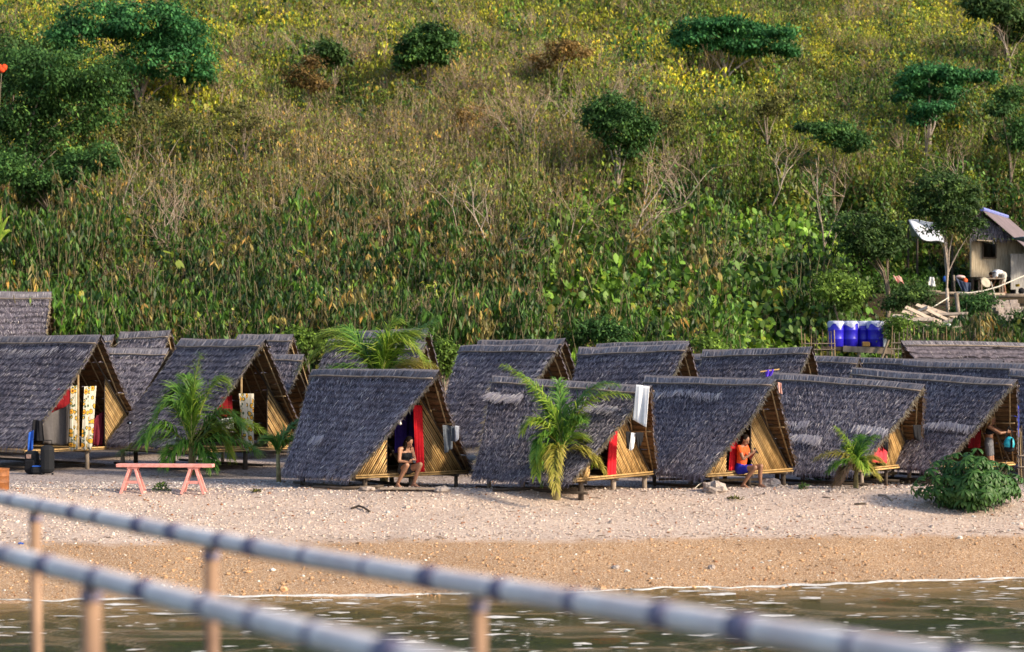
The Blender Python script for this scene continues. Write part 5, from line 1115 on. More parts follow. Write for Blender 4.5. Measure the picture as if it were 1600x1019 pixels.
def person(label, loc, fwd, J, skin, hair, clothes, extra=None, fem=True, scale=1.0, hair_len=0, curl=.6, grip=None):
    rz = math.atan2(-fwd[0], fwd[1]); o = thing('person', label, 'person', loc, rz); o.scale = (scale,) * 3
    J = {k: Vector(v) for k, v in J.items()}; c = []
    hw_ = .098 if fem else .09; pel, wa, ch, nk, hd = J['pelvis'], J['waist'], J['chest'], J['neck'], J['head']
    hx = Vector(J.get('side', (1, 0, 0)))
    for s in (-1, 1): c.append((pel + hx * .055 * s, pel + hx * .055 * s + (wa - pel) * .35, .098, .088)); c.append((wa + hx * .04 * s, wa + hx * .045 * s + (ch - wa) * .4, .078, .085)); c.append((ch + hx * .065 * s, ch + hx * .06 * s + (nk - ch) * .35, .088, .075))
    c.append((pel, wa, .10, .085)); c.append((wa, ch, .085, .10)); c.append((ch, nk, .09, .052)); c.append((nk, hd - (hd - nk) * .2, .050, .046))
    shl = [J['shL'], J['shR']]; c.append((shl[0], nk, .050, .048)); c.append((shl[1], nk, .050, .048))
    if fem:
        for s in (-1, 1): c.append((ch + hx * .065 * s + Vector((0, .065, 0)), ch + hx * .065 * s + Vector((0, .07, -.01)), .045, .045))
    for k in 'LR':
        c.append((J['sh' + k], J['el' + k], .047, .036)); c.append((J['el' + k], J['wr' + k], .037, .024)); c.append((J['wr' + k], J['wr' + k] + (J['wr' + k] - J['el' + k]).normalized() * .01, .023, .022))
        hand(c, J['wr' + k], J['hd' + k], J['pn' + k], curl, 1 if k == 'L' else -1)
        c.append((J['hp' + k], J['kn' + k], .088, .055)); c.append((J['kn' + k], (J['kn' + k] * .62 + J['an' + k] * .38) + Vector((0, -.012, 0)), .056, .050)); c.append((J['kn' + k] * .62 + J['an' + k] * .38 + Vector((0, -.012, 0)), J['an' + k], .050, .033))
        foot(c, J['an' + k], J.get('ft' + k, (0, 1, 0)))
    fd = Vector(J['face']).normalized(); up = Vector(J['up']).normalized(); up = (up - fd * up.dot(fd)).normalized(); sd = fd.cross(up)
    M = Matrix((sd, fd, up)).transposed()
    c.append((hd + up * .02, (.074, .092, .100), M)); c.append((hd + fd * .03 - up * .055, (.052, .055, .048), M)); c.append((hd + fd * .082 + up * .012, hd + fd * .105 - up * .018, .010, .015))
    c.append((hd + fd * .082 - up * .050 - sd * .014, hd + fd * .082 - up * .050 + sd * .014, .011, .011)); c.append((hd + fd * .068 - up * .088, hd + fd * .066 - up * .088, .022, .020))
    for s in (-1, 1): c.append((hd + sd * .076 * s - up * .002, hd + sd * .080 * s + up * .028, .014, .015))
    body = caps_mesh('body', c, skin, o, .0085, 3)
    for s in (-1, 1): q = MB().ball(hd + fd * .083 + up * .018 + sd * .030 * s, .012, 8, (1, .5, .7)); q.build('eye', DARKC, o, True)
    q = MB().tube([hd + fd * .095 - up * .050 - sd * .02, hd + fd * .100 - up * .050, hd + fd * .095 - up * .050 + sd * .02], [.004, .006, .004], 6); q.build('mouth', flatmat('lips', (.32, .08, .07)), o, True)
    h = [(hd - fd * .018 + up * .040, (.084, .092, .092), M), (hd - fd * .05 - up * .01, (.074, .055, .080), M)]
    for s in (-1, 1): h.append((hd + sd * .070 * s + up * .04, hd + sd * .072 * s - fd * .03 - up * .03, .022, .026))
    for i in range(hair_len): 
        a = (i / max(1, hair_len - 1) - .5) * 2; h.append((hd - fd * .05 + sd * a * .055, J['neck'] - Vector((0, .055, .02)) + sd * a * .07 - up * .10, .032, .022))
        if abs(a) > .6: h.append((hd + sd * a * .075, J['neck'] + sd * a * .09 + Vector((0, .03, -.05)), .022, .016))
    caps_mesh('hair', h, hair, o, .009, 2)
    for nm, mt, cs, vx in clothes(J, hx): caps_mesh(nm, cs, mt, o, vx, 2)
    if extra: extra(o, J)
    return o
def phone(label, par, J):
    c0 = (J['wrL'] + J['hdL'].normalized() * .08 + J['wrR'] + J['hdR'].normalized() * .08) / 2 + Vector((0, .012, .02))
    bpy.context.view_layer.update(); w = par.matrix_world @ c0
    o = thing('phone', label, 'phone', w, par.rotation_euler.z); R_ = Matrix.Rotation(math.radians(-50), 3, 'X')
    MB().box((0, 0, 0), (.075, .155, .010), R_).build('case', DARKC, o, bevel=.003); MB().box(R_ @ Vector((0, 0, .0062)), (.068, .142, .001), R_).build('screen', basic('phone_screen', (.02, .02, .025), (.05, .05, .06), 5, .1), o)
# 1 seated woman looking down at her phone
loc = og('F1', 632, 740, .04); loc.z = 0
J1 = dict(pelvis=(0, 0, .455), waist=(0, .015, .60), chest=(0, .04, .76), neck=(0, .065, .915), head=(-.02, .135, 1.045), face=(-.12, .80, -.60), up=(0, .6, .8),
          shL=(-.155, .05, .89), shR=(.155, .05, .89), elL=(-.20, .10, .65), elR=(.20, .09, .64), wrL=(-.075, .27, .64), wrR=(.075, .26, .62), hdL=(.65, .75, .15), hdR=(-.6, .8, .15), pnL=(.7, -.4, .6), pnR=(-.7, -.4, .6),
          hpL=(-.085, .02, .43), hpR=(.085, .02, .43), knL=(-.16, .36, .565), knR=(.17, .33, .56), anL=(-.13, .16, .145), anR=(.22, .05, .145), ftL=(-.25, 1, 0), ftR=(.1, 1, 0))
def cl1(J, hx):
    ch, wa, pel = J['chest'], J['waist'], J['pelvis']; t = []
    t.append((ch + V3(0, .055, 0), ch + V3(0, .06, -.03), .055, .055)); t.append((ch, wa + (ch - wa) * .3, .105, .09))
    for s in (-1, 1):
        t += [(ch + hx * .066 * s + V3(0, 0, -.0), ch + hx * .064 * s + V3(0, 0, -.02), .096, .094), (wa + hx * .04 * s, wa + hx * .045 * s + (ch - wa) * .4, .088, .094), (ch + hx * .066 * s + V3(0, .068, .0), ch + hx * .066 * s + V3(0, .072, -.02), .054, .052)]
    sh = []
    for s, k in ((-1, 'L'), (1, 'R')): sh += [(pel + hx * .055 * s, pel + hx * .055 * s + (wa - pel) * .5, .106, .096), (J['hp' + k], J['hp' + k] * .72 + J['kn' + k] * .28, .098, .088)]
    return [('top', DARKC, t, .010), ('shorts', flatmat('grey_shorts', (.05, .05, .055)), sh, .010)]
person('woman sitting in a doorway in black strapless top, looking down at her phone', loc, (.62, -.78), J1, SKIN, HAIR, cl1, lambda o, J: phone('dark phone held by the seated woman in the black top', o, J), hair_len=6)
# 2 sitter in orange shirt and blue shorts, flip-flops
loc = og('F3', 1157, 738, .03); loc.z = -.02
J2 = dict(pelvis=(0, 0, .45), waist=(0, .03, .60), chest=(0, .045, .78), neck=(0, .06, .94), head=(0, .11, 1.08), face=(0, .90, -.42), up=(0, .4, .9),
          shL=(-.165, .05, .92), shR=(.165, .05, .92), elL=(-.19, .15, .68), elR=(.19, .16, .68), wrL=(-.07, .30, .80), wrR=(.07, .31, .80), hdL=(.5, .7, .45), hdR=(-.5, .7, .45), pnL=(.7, -.5, .5), pnR=(-.7, -.5, .5),
          hpL=(-.085, .02, .43), hpR=(.085, .02, .43), knL=(-.10, .44, .52), knR=(.11, .40, .50), anL=(-.12, .42, .12), anR=(.14, .13, .12), ftL=(-.15, 1, 0), ftR=(.1, 1, 0))
def cl2(J, hx):
    ch, wa, pel = J['chest'], J['waist'], J['pelvis']; t = []; sh = []
    for s, k in ((-1, 'L'), (1, 'R')):
        t += [(ch + hx * .066 * s, ch + hx * .062 * s + V3(0, .01, .10), .100, .080), (wa + hx * .045 * s, wa + hx * .045 * s + (ch - wa) * .5, .096, .098), (J['sh' + k], J['sh' + k] * .65 + J['el' + k] * .35, .062, .058), (ch, J['neck'] - V3(0, 0, .03), .10, .06)]
        sh += [(pel + hx * .055 * s, pel + hx * .055 * s + (wa - pel) * .5, .108, .098), (J['hp' + k], J['hp' + k] * .52 + J['kn' + k] * .48, .100, .082)]
    return [('shirt', ORANGEC, t, .010), ('shorts', ROYAL, sh, .010)]
def flops(o, J):
    phone('dark phone held up by the sitter in the orange shirt', o, J)
    for k in 'LR':
        d = Vector(J['ft' + k]).normalized(); a = J['an' + k] + d * .035 + Vector((0, 0, -.094)); f = MB().add([a + Matrix.Rotation(math.atan2(-d.x, d.y), 3, 'Z') @ Vector((.048 * math.sin(t) * (1 - .15 * math.cos(t)), .138 * math.cos(t), z)) for z in (0, .016) for t in np.linspace(0, 2 * math.pi, 17)[:-1]], [tuple(range(15, -1, -1)), tuple(range(16, 32))] + [(i, (i + 1) % 16, 16 + (i + 1) % 16, 16 + i) for i in range(16)])
        f.build('flip_flop', DARKC, o)
person('person sitting in a doorway in orange shirt, royal blue shorts and dark flip-flops', loc, (.84, -.55), J2, SKIN2, HAIR, cl2, flops, fem=False)
# 3 woman standing with outstretched arms
loc = og('F5', 1545, 700, -.10); loc.z = 0
J3 = dict(pelvis=(0, 0, .84), waist=(0, .01, .99), chest=(0, .02, 1.13), neck=(0, .02, 1.27), head=(0, .06, 1.40), face=(0, .95, -.3), up=(0, .3, .95),
          shL=(-.16, .03, 1.24), shR=(.16, .03, 1.24), elL=(-.17, .28, 1.13), elR=(.17, .28, 1.10), wrL=(-.05, .52, 1.13), wrR=(.08, .40, 1.12), hdL=(.1, 1, .02), hdR=(-.5, .9, .1), pnL=(.2, 0, 1), pnR=(-.8, 0, .4),
          hpL=(-.085, 0, .80), hpR=(.085, 0, .80), knL=(-.10, .06, .44), knR=(.10, .03, .44), anL=(-.11, -.02, .10), anR=(.11, -.04, .10))
def cl3(J, hx):
    ch, wa, pel = J['chest'], J['waist'], J['pelvis']; t = []; sh = []
    for s, k in ((-1, 'L'), (1, 'R')):
        t += [(ch + hx * .066 * s + V3(0, 0, .0), ch + hx * .064 * s + V3(0, 0, .015), .095, .092), (ch + hx * .066 * s + V3(0, .068, .0), ch + hx * .066 * s + V3(0, .070, -.01), .054, .052), (ch + hx * .09 * s + V3(0, .05, .04), J['sh' + k] * .7 + J['neck'] * .3 + V3(0, .0, .045), .012, .010)]
        sh += [(pel + hx * .055 * s, pel + hx * .055 * s + (wa - pel) * .6, .108, .094), (J['hp' + k], J['hp' + k] * .45 + J['kn' + k] * .55, .100, .080)]
    return [('top', DARKC, t, .010), ('shorts', flatmat('grey_stretch', (.12, .12, .135)), sh, .010)]
person('woman standing behind the shrub in black bra top and grey shorts, arms stretched forward', loc, (.93, -.36), J3, SKIN2, HAIRB, cl3, hair_len=4, curl=.25)
# teal bag hanging from the roof at her hands
p = px(1577, 672, 45.2); bg_ = thing('hanging_bag', 'teal and black nylon bag hanging under the roof edge before the woman\'s hands', 'bag', p)
q = MB().ball((0, 0, -.32), 1, 14, (.125, .10, .17), .06); q.build('pouch', TEALC, bg_, True); q = MB().ball((0, 0, -.42), 1, 12, (.125, .105, .09), .03); q.build('base', DARKC, bg_, True)
for sx in (-.1, .1): MB().tube([(sx, 0, -.2), (sx * .4, 0, 0), (0, 0, .10)], .014, 5).build('strap', DARKC, bg_)
MB().beam((.03, -.10, -.18), (.02, -.115, -.42), .045, .02).build('stripe', DARKC, bg_)
# 4 person bending at the house
loc = Vector(((1567 - 800) / F * 80.5, 80.5, 5.25))
J4 = dict(pelvis=(0, -.02, .80), waist=(0, .12, .88), chest=(0, .27, .90), neck=(0, .40, .86), head=(0, .50, .78), face=(0, .5, -.85), up=(0, .85, .5),
          shL=(-.16, .36, .85), shR=(.16, .36, .85), elL=(-.17, .40, .60), elR=(.17, .42, .60), wrL=(-.09, .46, .40), wrR=(.09, .48, .42), hdL=(.2, .3, -.9), hdR=(-.2, .3, -.9), pnL=(.6, -.3, 0), pnR=(-.6, -.3, 0),
          hpL=(-.085, -.02, .77), hpR=(.085, -.02, .77), knL=(-.12, .04, .42), knR=(.12, .0, .42), anL=(-.12, -.04, .09), anR=(.12, -.06, .09))
def cl4(J, hx):
    ch, wa, pel = J['chest'], J['waist'], J['pelvis']; t = []; sh = []
    for s, k in ((-1, 'L'), (1, 'R')):
        t += [(ch + hx * .066 * s, ch + hx * .062 * s + (J['neck'] - ch) * .5, .102, .082), (wa + hx * .045 * s, wa + hx * .045 * s + (ch - wa) * .5, .100, .100), (J['sh' + k], J['sh' + k] * .55 + J['el' + k] * .45, .064, .060)]
        sh += [(pel + hx * .055 * s, pel + hx * .055 * s + (wa - pel) * .5, .112, .100), (J['hp' + k], J['hp' + k] * .3 + J['kn' + k] * .7, .104, .085)]
    return [('shirt', WHITEC, t, .012), ('shorts', flatmat('pale_shorts', (.55, .52, .46)), sh, .012)]
person('person in white shirt and pale shorts bending over a table by the bamboo house', loc, (-.96, -.25), J4, SKIN2, HAIR, cl4, fem=False)

# ------------------------------------------------------------------ drum platform
PD = 69.0; s_ = PD / F
pt = px(1338, 541, PD); plat = thing('drum_platform', 'rough wooden platform on posts carrying four blue drums', 'platform', (pt.x, PD, 0)); tzp = pt.z
def L_(x, y, dy=0): p = px(x, y, PD + dy); return Vector((p.x - pt.x, dy, p.z))
for i in range(7): MB().box((L_(1340, 540).x + .1 * (-1) ** i * .3, -.38 + .13 * i, tzp - .045), (2.35 + random.uniform(-.1, .1), .11, .04)).build('deck_plank', WOODD, plat)
MB().beam(L_(1283, 544, -.45), L_(1317, 545, -.45), .05, .12).build('beam', WOODD, plat); MB().beam(L_(1317, 545, -.48), L_(1396, 549, -.48), .05, .20).build('beam', WOODG, plat); MB().beam(L_(1283, 546, .45), L_(1393, 547, .45), .06, .12).build('beam', WOODD, plat)
for x in (1303, 1342, 1384):
    for dy in (-.4, .4): MB().tube([L_(x, 544, dy), Vector((L_(x, 544).x, dy, .2))], .06, 7).build('post', WOODG if dy < 0 else WOODD, plat)
MB().tube([L_(1372, 575, -.8), L_(1391, 524, -.62)], .05, 6).build('brace', WOODG, plat)
DRUMB = basic('blue_plastic', (.018, .014, .42), (.035, .025, .60), 3, .35, bmp=.05, spec=.5)
m, nt, b = newmat('clear_plastic'); b.inputs['Base Color'].default_value = (.62, .66, .80, 1); b.inputs['Roughness'].default_value = .35; b.inputs['Alpha'].default_value = .62; PLAS = m
for i, (x, dy, lb, tw) in enumerate([(1306, -.1, 'leftmost blue drum on the platform, with a torn clear plastic cover', 1), (1328, -.02, 'second blue drum from the left on the platform, with draped clear cover', 2), (1349, .28, 'blue drum standing back in shade, third from the left on the platform', 3), (1368, -.1, 'rightmost blue drum on the platform, with clear cover bunched at its side', 4)]):
    p = px(x, 541, PD + dy); d_ = thing('blue_drum', lb, 'drum', (p.x, p.y, tzp - .02), 0, 'blue plastic drums on the platform')
    MB().lathe([(0, 0), (.25, 0), (.27, .02), (.275, .25), (.285, .27), (.275, .29), (.275, .56), (.285, .58), (.275, .60), (.272, .80), (.26, .84), (.265, .86), (.25, .87), (0, .86)], n=28).build('body', DRUMB, d_, True)
    rg = np.random.default_rng(tw); n = 36; Vv = []
    for j in range(4):
        for k in range(n):
            a = 2 * math.pi * k / n; drop = (.10 + .13 * abs(math.sin(a * 2 + tw)) ** 2 + .05 * math.sin(5 * a + tw)) * j / 3; r = (.0 if j == 0 else .288 + .012 * math.sin(9 * a + tw) + .006 * j)
            Vv.append((r * math.cos(a), r * math.sin(a), .885 - (0 if j == 0 else drop - .0)))
    for k in range(n): Vv[k] = (.24 * math.cos(2 * math.pi * k / n), .24 * math.sin(2 * math.pi * k / n), .895)
    Fc = [(j * n + k, j * n + (k + 1) % n, (j + 1) * n + (k + 1) % n, (j + 1) * n + k) for j in range(3) for k in range(n)]; Vv.append((0, 0, .90)); 
    q = MB().add(Vv, Fc + [(k, len(Vv) - 1, (k + 1) % n) for k in range(n)]); q.build('plastic_cover', PLAS, d_, True)
p = px(1353, 541, PD - .32); o = thing('jerrycan', 'small yellow-brown container lying before the drums', 'container', (p.x, p.y, tzp - .02)); MB().box((0, 0, .09), (.26, .16, .17)).build('body', basic('amber_plastic', (.50, .22, .05), (.66, .36, .10), 8, .4), o, bevel=.03); MB().tube([(.13, 0, .10), (.17, 0, .10)], .03, 8).build('cap', DARKC, o)
p = px(1383, 541, PD - .35); o = MB().box((0, 0, .0), (.13, .12, .42)).build('white_canister', WHITEC, None, bevel=.02); o.location = (p.x, p.y, tzp + .06); tag(o, 'narrow white canister at the right end of the drum platform', 'canister')
def wire(label, pts, r, mat=None, name='water_hose', cat='hose'):
    P_ = [px(*q) for q in pts]; o = MB().tube([p - P_[0] for p in P_], r, 6).build(name, mat or LGREY, None, True); o.location = P_[0]; return tag(o, label, cat)
PALEH = flatmat('pale_hose', (.62, .58, .50))
wire('pale hose running from the blue drums up to the yard', [(1381, 522, 68.6), (1410, 508, 70), (1445, 488, 73), (1482, 465, 77)], .022, PALEH)
wire('pale hose sagging from the yard post past the house', [(1496, 457, 77.5), (1512, 458, 77.6), (1535, 455, 77.8), (1560, 448, 78), (1600, 431, 78.5), (1640, 410, 79)], .028, PALEH)
wire('thin pale cord dropping from the hose before the steps', [(1548, 440, 77.4), (1553, 455, 77.4), (1557, 471, 77.4)], .016, PALEH)
wire('thin cord between the grass and the post of the orange-shirt hut', [(1081, 768, 42.6), (1092, 757, 42.9), (1102, 752, 43.2)], .008, PALEH, 'cord', 'cord')
# ------------------------------------------------------------------ fences of sticks
def stick_fence(label, x0, x1, ytop, ybot, d, n, seed, zb=None, h=None):
    rg = random.Random(seed); a = px(x0, ybot, d); b_ = px(x1, ybot, d); o = thing('stick_fence', label, 'fence', a)
    for i in range(n):
        t = i / (n - 1); p = (b_ - a) * t + Vector((0, rg.uniform(-.03, .03), 0)); hh = (ybot - ytop) / F * d * rg.uniform(.75, 1.12)
        MB().tube([p + Vector((0, 0, -.15)), p + Vector((rg.uniform(-.09, .09), rg.uniform(-.04, .04), hh))], [rg.uniform(.016, .026), rg.uniform(.010, .018)], 5).build('fence_stick', rg.choice([WOODG, WOODD, BAMB_D]), o)
    for k in (.3, .5): MB().tube([Vector((0, -.04, (ybot - ytop) / F * d * k)), (b_ - a) + Vector((0, -.04, (ybot - ytop) / F * d * k))], .018, 5).build('fence_rail', WOODG, o)
stick_fence('fence of thin upright sticks behind the long shed roof', 1392, 1640, 512, 560, 66.5, 46, 1)
stick_fence('short fence of thin sticks left of the drum platform', 1255, 1305, 514, 560, 66.8, 12, 2)
stick_fence('dense stick fence at the right edge beside the shrub hut', 1592, 1650, 668, 756, 45.3, 22, 3)
# ------------------------------------------------------------------ yard on the slope: house, shed, post, steps, woodpile
HD = 82.0
WALLB = basic('woven_bamboo_wall', (.25, .19, .125), (.58, .49, .36), 6, .85, (4, 4, .35), bmp=.6); GREYW = basic('grey_bamboo_wall', (.22, .205, .20), (.48, .46, .44), 6, .85, (4, 4, .35), bmp=.6)
m, nt, b = newmat('painted_corrugated_roof'); v = coords(nt, 'Object'); c = ramp(nt, noise(nt, v, 1.2, 5), [(.3, (.085, .062, .078)), (.7, (.15, .105, .13))]); nt.links.new(c, b.inputs['Base Color']); b.inputs['Roughness'].default_value = .5; ROOFC = m
hs = thing('bamboo_house', 'small bamboo-walled house with purplish corrugated roof on the slope', 'house', (px(1516, 432, HD).x, HD, 5.25)); O = Vector(hs.location)
def h_(x, y, dy=0): return px(x, y, HD + dy) - O
yaw = math.radians(28); rd = Vector((math.cos(yaw), math.sin(yaw), 0)); bd = Vector((-math.sin(yaw) + .35, math.cos(yaw), 0)).normalized()
z0, z1 = h_(1516, 433).z, h_(1516, 374).z; Wl = 4.4
def wall(name, a, b_, za, zb, mat, th=.06):
    a = Vector(a); b_ = Vector(b_); n_ = (b_ - a).cross(Vector((0, 0, 1))).normalized() * th; MB().add([Vector((p.x, p.y, z)) + k for k in (Vector(), -n_) for p, z in ((a, za), (b_, za), (b_, zb), (a, zb))], [(0, 1, 2, 3), (7, 6, 5, 4), (0, 4, 5, 1), (1, 5, 6, 2), (2, 6, 7, 3), (3, 7, 4, 0)]).build(name, mat, hs)
c0 = Vector((0, 0, 0)); ex = Vector((math.cos(math.radians(8)), math.sin(math.radians(8)), 0)); ey = Vector((.42, .9, 0)).normalized()
wx0, wx1 = 20 * s_ * 1.19, 42 * s_ * 1.19; wz0, wz1 = h_(1516, 403).z, h_(1516, 377).z
for a_, b2, za, zb in ((0, wx0, z0, z1), (wx1, Wl, z0, z1), (wx0, wx1, z0, wz0), (wx0, wx1, wz1, z1)): wall('wall', c0 + ex * a_, c0 + ex * b2, za, zb, WALLB)
wall('wall', c0 + ey * 4, c0, z0, z1, WALLB); wall('wall', c0 + ex * Wl + ey * 4, c0 + ey * 4, z0, z1, WALLB)
for k in (wx0, wx1): MB().beam(c0 + ex * k + Vector((0, -.04, wz0)), c0 + ex * k + Vector((0, -.04, wz1)), .05, .05).build('window_frame', WOODD, hs)
for z_ in (wz0, wz1): MB().beam(c0 + ex * wx0 + Vector((0, -.04, z_)), c0 + ex * wx1 + Vector((0, -.04, z_)), .05, .05).build('window_frame', WOODD, hs)
MB().beam(c0 + ex * .12 + Vector((0, -.30, wz1 + .02)), c0 + ex * (wx0 + .25) + Vector((0, -.30, wz1 - .02)), .5, .03).build('shutter', WALLB, hs)
MB().box(c0 + ex * Wl / 2 + Vector((.5, 1.5, z0 - .06)), (Wl + .6, 3.6, .10), Matrix.Rotation(math.radians(8), 3, 'Z')).build('floor_deck', WOODD, hs)
for k in (0.1, 1.5, 3.0, 4.3): MB().tube([c0 + ex * k + Vector((0, .05, z0 - .05)), c0 + ex * k + Vector((0, .05, -.2))], .06, 6).build('post', WOODD, hs)
wall('side_wall', c0 + ex * 1.62 + Vector((0, -.5, 0)), c0 + ex * 4.4 + Vector((0, -.5, 0)), -.1, h_(1577, 397).z, GREYW)
ap = h_(1534, 328, -.6); le = h_(1512, 350, -.6); re = h_(1660, 436, -.6); back = ey * 5.2
def sheet(name, a, b_, dv, mat, amp=.02, per=.11, n=None):
    """corrugated sheet between edge a-b (rake) swept along dv; waves run down the slope"""
    L = dv.length; n = int(L / per * 4); nrm = (b_ - a).cross(dv).normalized(); nrm = nrm if nrm.z > 0 else -nrm; Vs = []; Fs = []
    for i in range(n + 1):
        o_ = dv * (i / n) + nrm * amp * math.sin(i * math.pi / 2); Vs += [a + o_, b_ + o_, a + o_ - nrm * .012, b_ + o_ - nrm * .012]
        if i: k = i * 4; Fs += [(k - 4, k - 3, k + 1, k), (k - 2, k + 2, k + 3, k - 1)]
    MB().add(Vs, Fs).build(name, mat, hs)
sheet('roof_sheet', ap, re, back, ROOFC); sheet('roof_sheet', ap, le, back, ROOFC)
MB().tube([ap + Vector((0, -.05, .03)), ap + back + Vector((0, 0, .03))], .09, 8).build('ridge_cap', basic('blue_ridge_paint', (.14, .16, .42), (.22, .26, .58), 4, .5), hs)
fr_ = [ap + V3(0, .35, -.10), le + V3(.05, .35, -.05), h_(1522, 372, -.2), h_(1582, 372, -.2)]
MB().add(fr_ + [p + V3(0, .08, 0) for p in fr_], [(0, 1, 2, 3), (7, 6, 5, 4), (0, 4, 5, 1), (1, 5, 6, 2), (2, 6, 7, 3), (3, 7, 4, 0)]).build('gable_thatch', THATCH_B, hs)
rg = np.random.default_rng(3); n = 500; P_ = np.array([(h_(x, y, -.28)) for x, y in zip(rg.uniform(1517, 1580, n), rg.uniform(345, 370, n)) ]); ok = np.array([(p[2] < ap.z - .1 - abs(p[0] - ap.x) * (.95 if p[0] < ap.x else .70)) for p in P_]); P_ = P_[ok]
V, Fq = blades(P_, np.array([[0, -.1, -1.]]) + rg.normal(0, .15, (len(P_), 3)), np.array([[0, -1., 0]]) + rg.normal(0, .2, (len(P_), 3)), rg.uniform(.15, .35, len(P_)), rg.uniform(.02, .04, len(P_))); o = link('gable_strands', np_mesh('gable_strands', V, Fq, {'tone': np.repeat(rg.uniform(0, .6, len(P_)), 4)}), hs, (THATCH,)); o['kind'] = 'stuff'
p = px(1600, 372, HD - 1.6) - O; MB().beam(p + V3(-.25, 0, .02), p + V3(1.6, .4, -.5), 1.0, .03).build('porch_roof', basic('blue_green_sheet', (.04, .12, .20), (.08, .20, .30), 3, .5), hs)
# white tarpaulin shed
sd_ = thing('tarp_shed', 'little shed with white tarpaulin roof half hidden by a dark tree', 'shed', (px(1446, 380, 87).x, 87.0, float(tz(px(1446, 380, 87).x, 87)))); O2 = Vector(sd_.location)
def g_(x, y, dy=0): return px(x, y, 87 + dy) - O2
TARP = basic('white_tarpaulin', (.50, .52, .58), (.70, .71, .75), 3, .5, bmp=.3, dist=.04)
q = MB(); Vs = []; Fs = []; nn_ = 10
for j in range(nn_ + 1):
    for i in range(nn_ + 1):
        u, v_ = i / nn_, j / nn_; a = g_(1419, 344).lerp(g_(1466, 349, .3), u); b_ = g_(1440, 374, -1.0).lerp(g_(1478, 380, -.9), u); p = a.lerp(b_, v_); p.z += .04 * math.sin(7 * u + 3 * v_) - .10 * math.sin(math.pi * v_); Vs.append(p)
        if i < nn_ and j < nn_: k = j * (nn_ + 1) + i; Fs.append((k, k + 1, k + nn_ + 2, k + nn_ + 1))
o = MB().add(Vs, Fs).build('tarp', TARP, sd_, True); o.modifiers.new('t', 'SOLIDIFY').thickness = .02
Vb = [p + V3(0, 2 * (g_(1419, 343).y - p.y) + .0, 0) for p in Vs]; o = MB().add(Vb, [tuple(reversed(f)) for f in Fs]).build('tarp', TARP, sd_, True); o.modifiers.new('t', 'SOLIDIFY').thickness = .02
for x, y, dy in ((1419, 344, 0), (1478, 353, .3), (1433, 373, -1.2), (1488, 384, -1.1)): p = g_(x, y, dy); MB().tube([p, V3(p.x, p.y, -.5)], .05, 6).build('post', WOODD, sd_)
# yard ledge, post, clutter
def gy(x, y, d): p = px(x, y, d); return p
for i, (x0, x1, y, r) in enumerate([(1450, 1520, 459, .06), (1500, 1570, 461, .08), (1540, 1640, 463, .09), (1425, 1470, 456, .05)]):
    a = px(x0, y, 78.6); b_ = px(x1, y, 78.6); o = MB().tube([V3(0, 0, 0), (b_ - a) / 2 + V3(0, 0, .02), b_ - a], r, 7).build('ledge_log', WOODG, None, True); o.location = a; tag(o, ['thin log edging the yard left of the post', 'log edging the yard below the dark blue cloth', 'thick log edging the yard below the bending person', 'thin pole edging the yard near the buckets'][i], 'log')
o = wire('leaning wooden post between woodpile and yard', [(1501, 530, 71.5), (1498, 495, 71.7), (1494, 458, 72)], .075, WOODG, 'wooden_post', 'post')
tb = thing('work_table', 'rough wooden table beside the bending person', 'table', (px(1548, 440, 80.2).x, 80.2, 5.25)); MB().box((0, 0, .62), (1.0, .6, .05)).build('table_top', WOODG, tb)
for sx in (-.42, .42):
    for sy_ in (-.22, .22): MB().box((sx, sy_, .30), (.06, .06, .60)).build('leg', WOODG, tb)
cd_ = px(1538, 441, 79.6); o = MB().lathe([(0, 0), (.10, .0), (.22, .09), (.23, .10), (.11, .02), (0, .02)], n=20, M=Matrix.Rotation(math.radians(62), 3, 'X') @ Matrix.Rotation(.4, 3, 'Y')).build('basin', flatmat('cream_plastic', (.38, .35, .28), .1), None, True); o.location = cd_ + V3(0, 0, -.05); tag(o, 'round cream basin leaning on edge left of the table', 'basin')
def clutter(name, label, cat, x, y, w, h, mat, d, shape='bag'):
    p = px(x, y, d); k = d / F
    if shape == 'bucket': o = MB().lathe([(0, 0), (w * k * .42, 0), (w * k * .5, h * k), (w * k * .53, h * k), (w * k * .46, h * k * .97), (w * k * .4, .05), (0, .05)], n=18).build(name, mat, None, True); o.location = (p.x, p.y, p.z - h * k / 2)
    elif shape == 'crate': o = MB().box((0, 0, 0), (w * k, w * k * .8, h * k)).box((0, 0, h * k / 2 + .015), (w * k * 1.06, w * k * .86, .03)).build(name, mat); o.location = p
    else: random.seed(int(x)); o = MB().ball((0, 0, 0), 1, 12, (w * k / 2, w * k / 2.4, h * k / 2), .12).build(name, mat, None, True); o.location = p
    return tag(o, label, cat)
REDP = flatmat('red_plastic', (.55, .05, .03)); TEALP = flatmat('pale_teal_plastic', (.25, .45, .42))
dg = dcan(1440, 432, .0) - .2
clutter('bucket', 'red bucket on the bank right of the dark tree', 'bucket', 1438, 426, 11, 8, REDP, dg, 'bucket'); clutter('crate', 'pale teal crate beside the red bucket', 'crate', 1447, 427, 6, 6, TEALP, dg, 'crate'); clutter('crate', 'whitish box at the right of the teal crate', 'box', 1455, 427, 6, 6, flatmat('cream_box', (.5, .48, .4)), dg, 'crate')
clutter('water_tub', 'dark teal tub in the grass left of the red bucket', 'tub', 1402, 420, 14, 9, flatmat('dark_teal_plastic', (.01, .12, .14)), dcan(1402, 424, 0) - .2, 'bucket')
clutter('clothes_bundle', 'red and orange clothes bundle on the yard ledge', 'clothes', 1508, 439, 8, 9, flatmat('red_orange_cloth', (.62, .10, .03), .5, 9), 80)
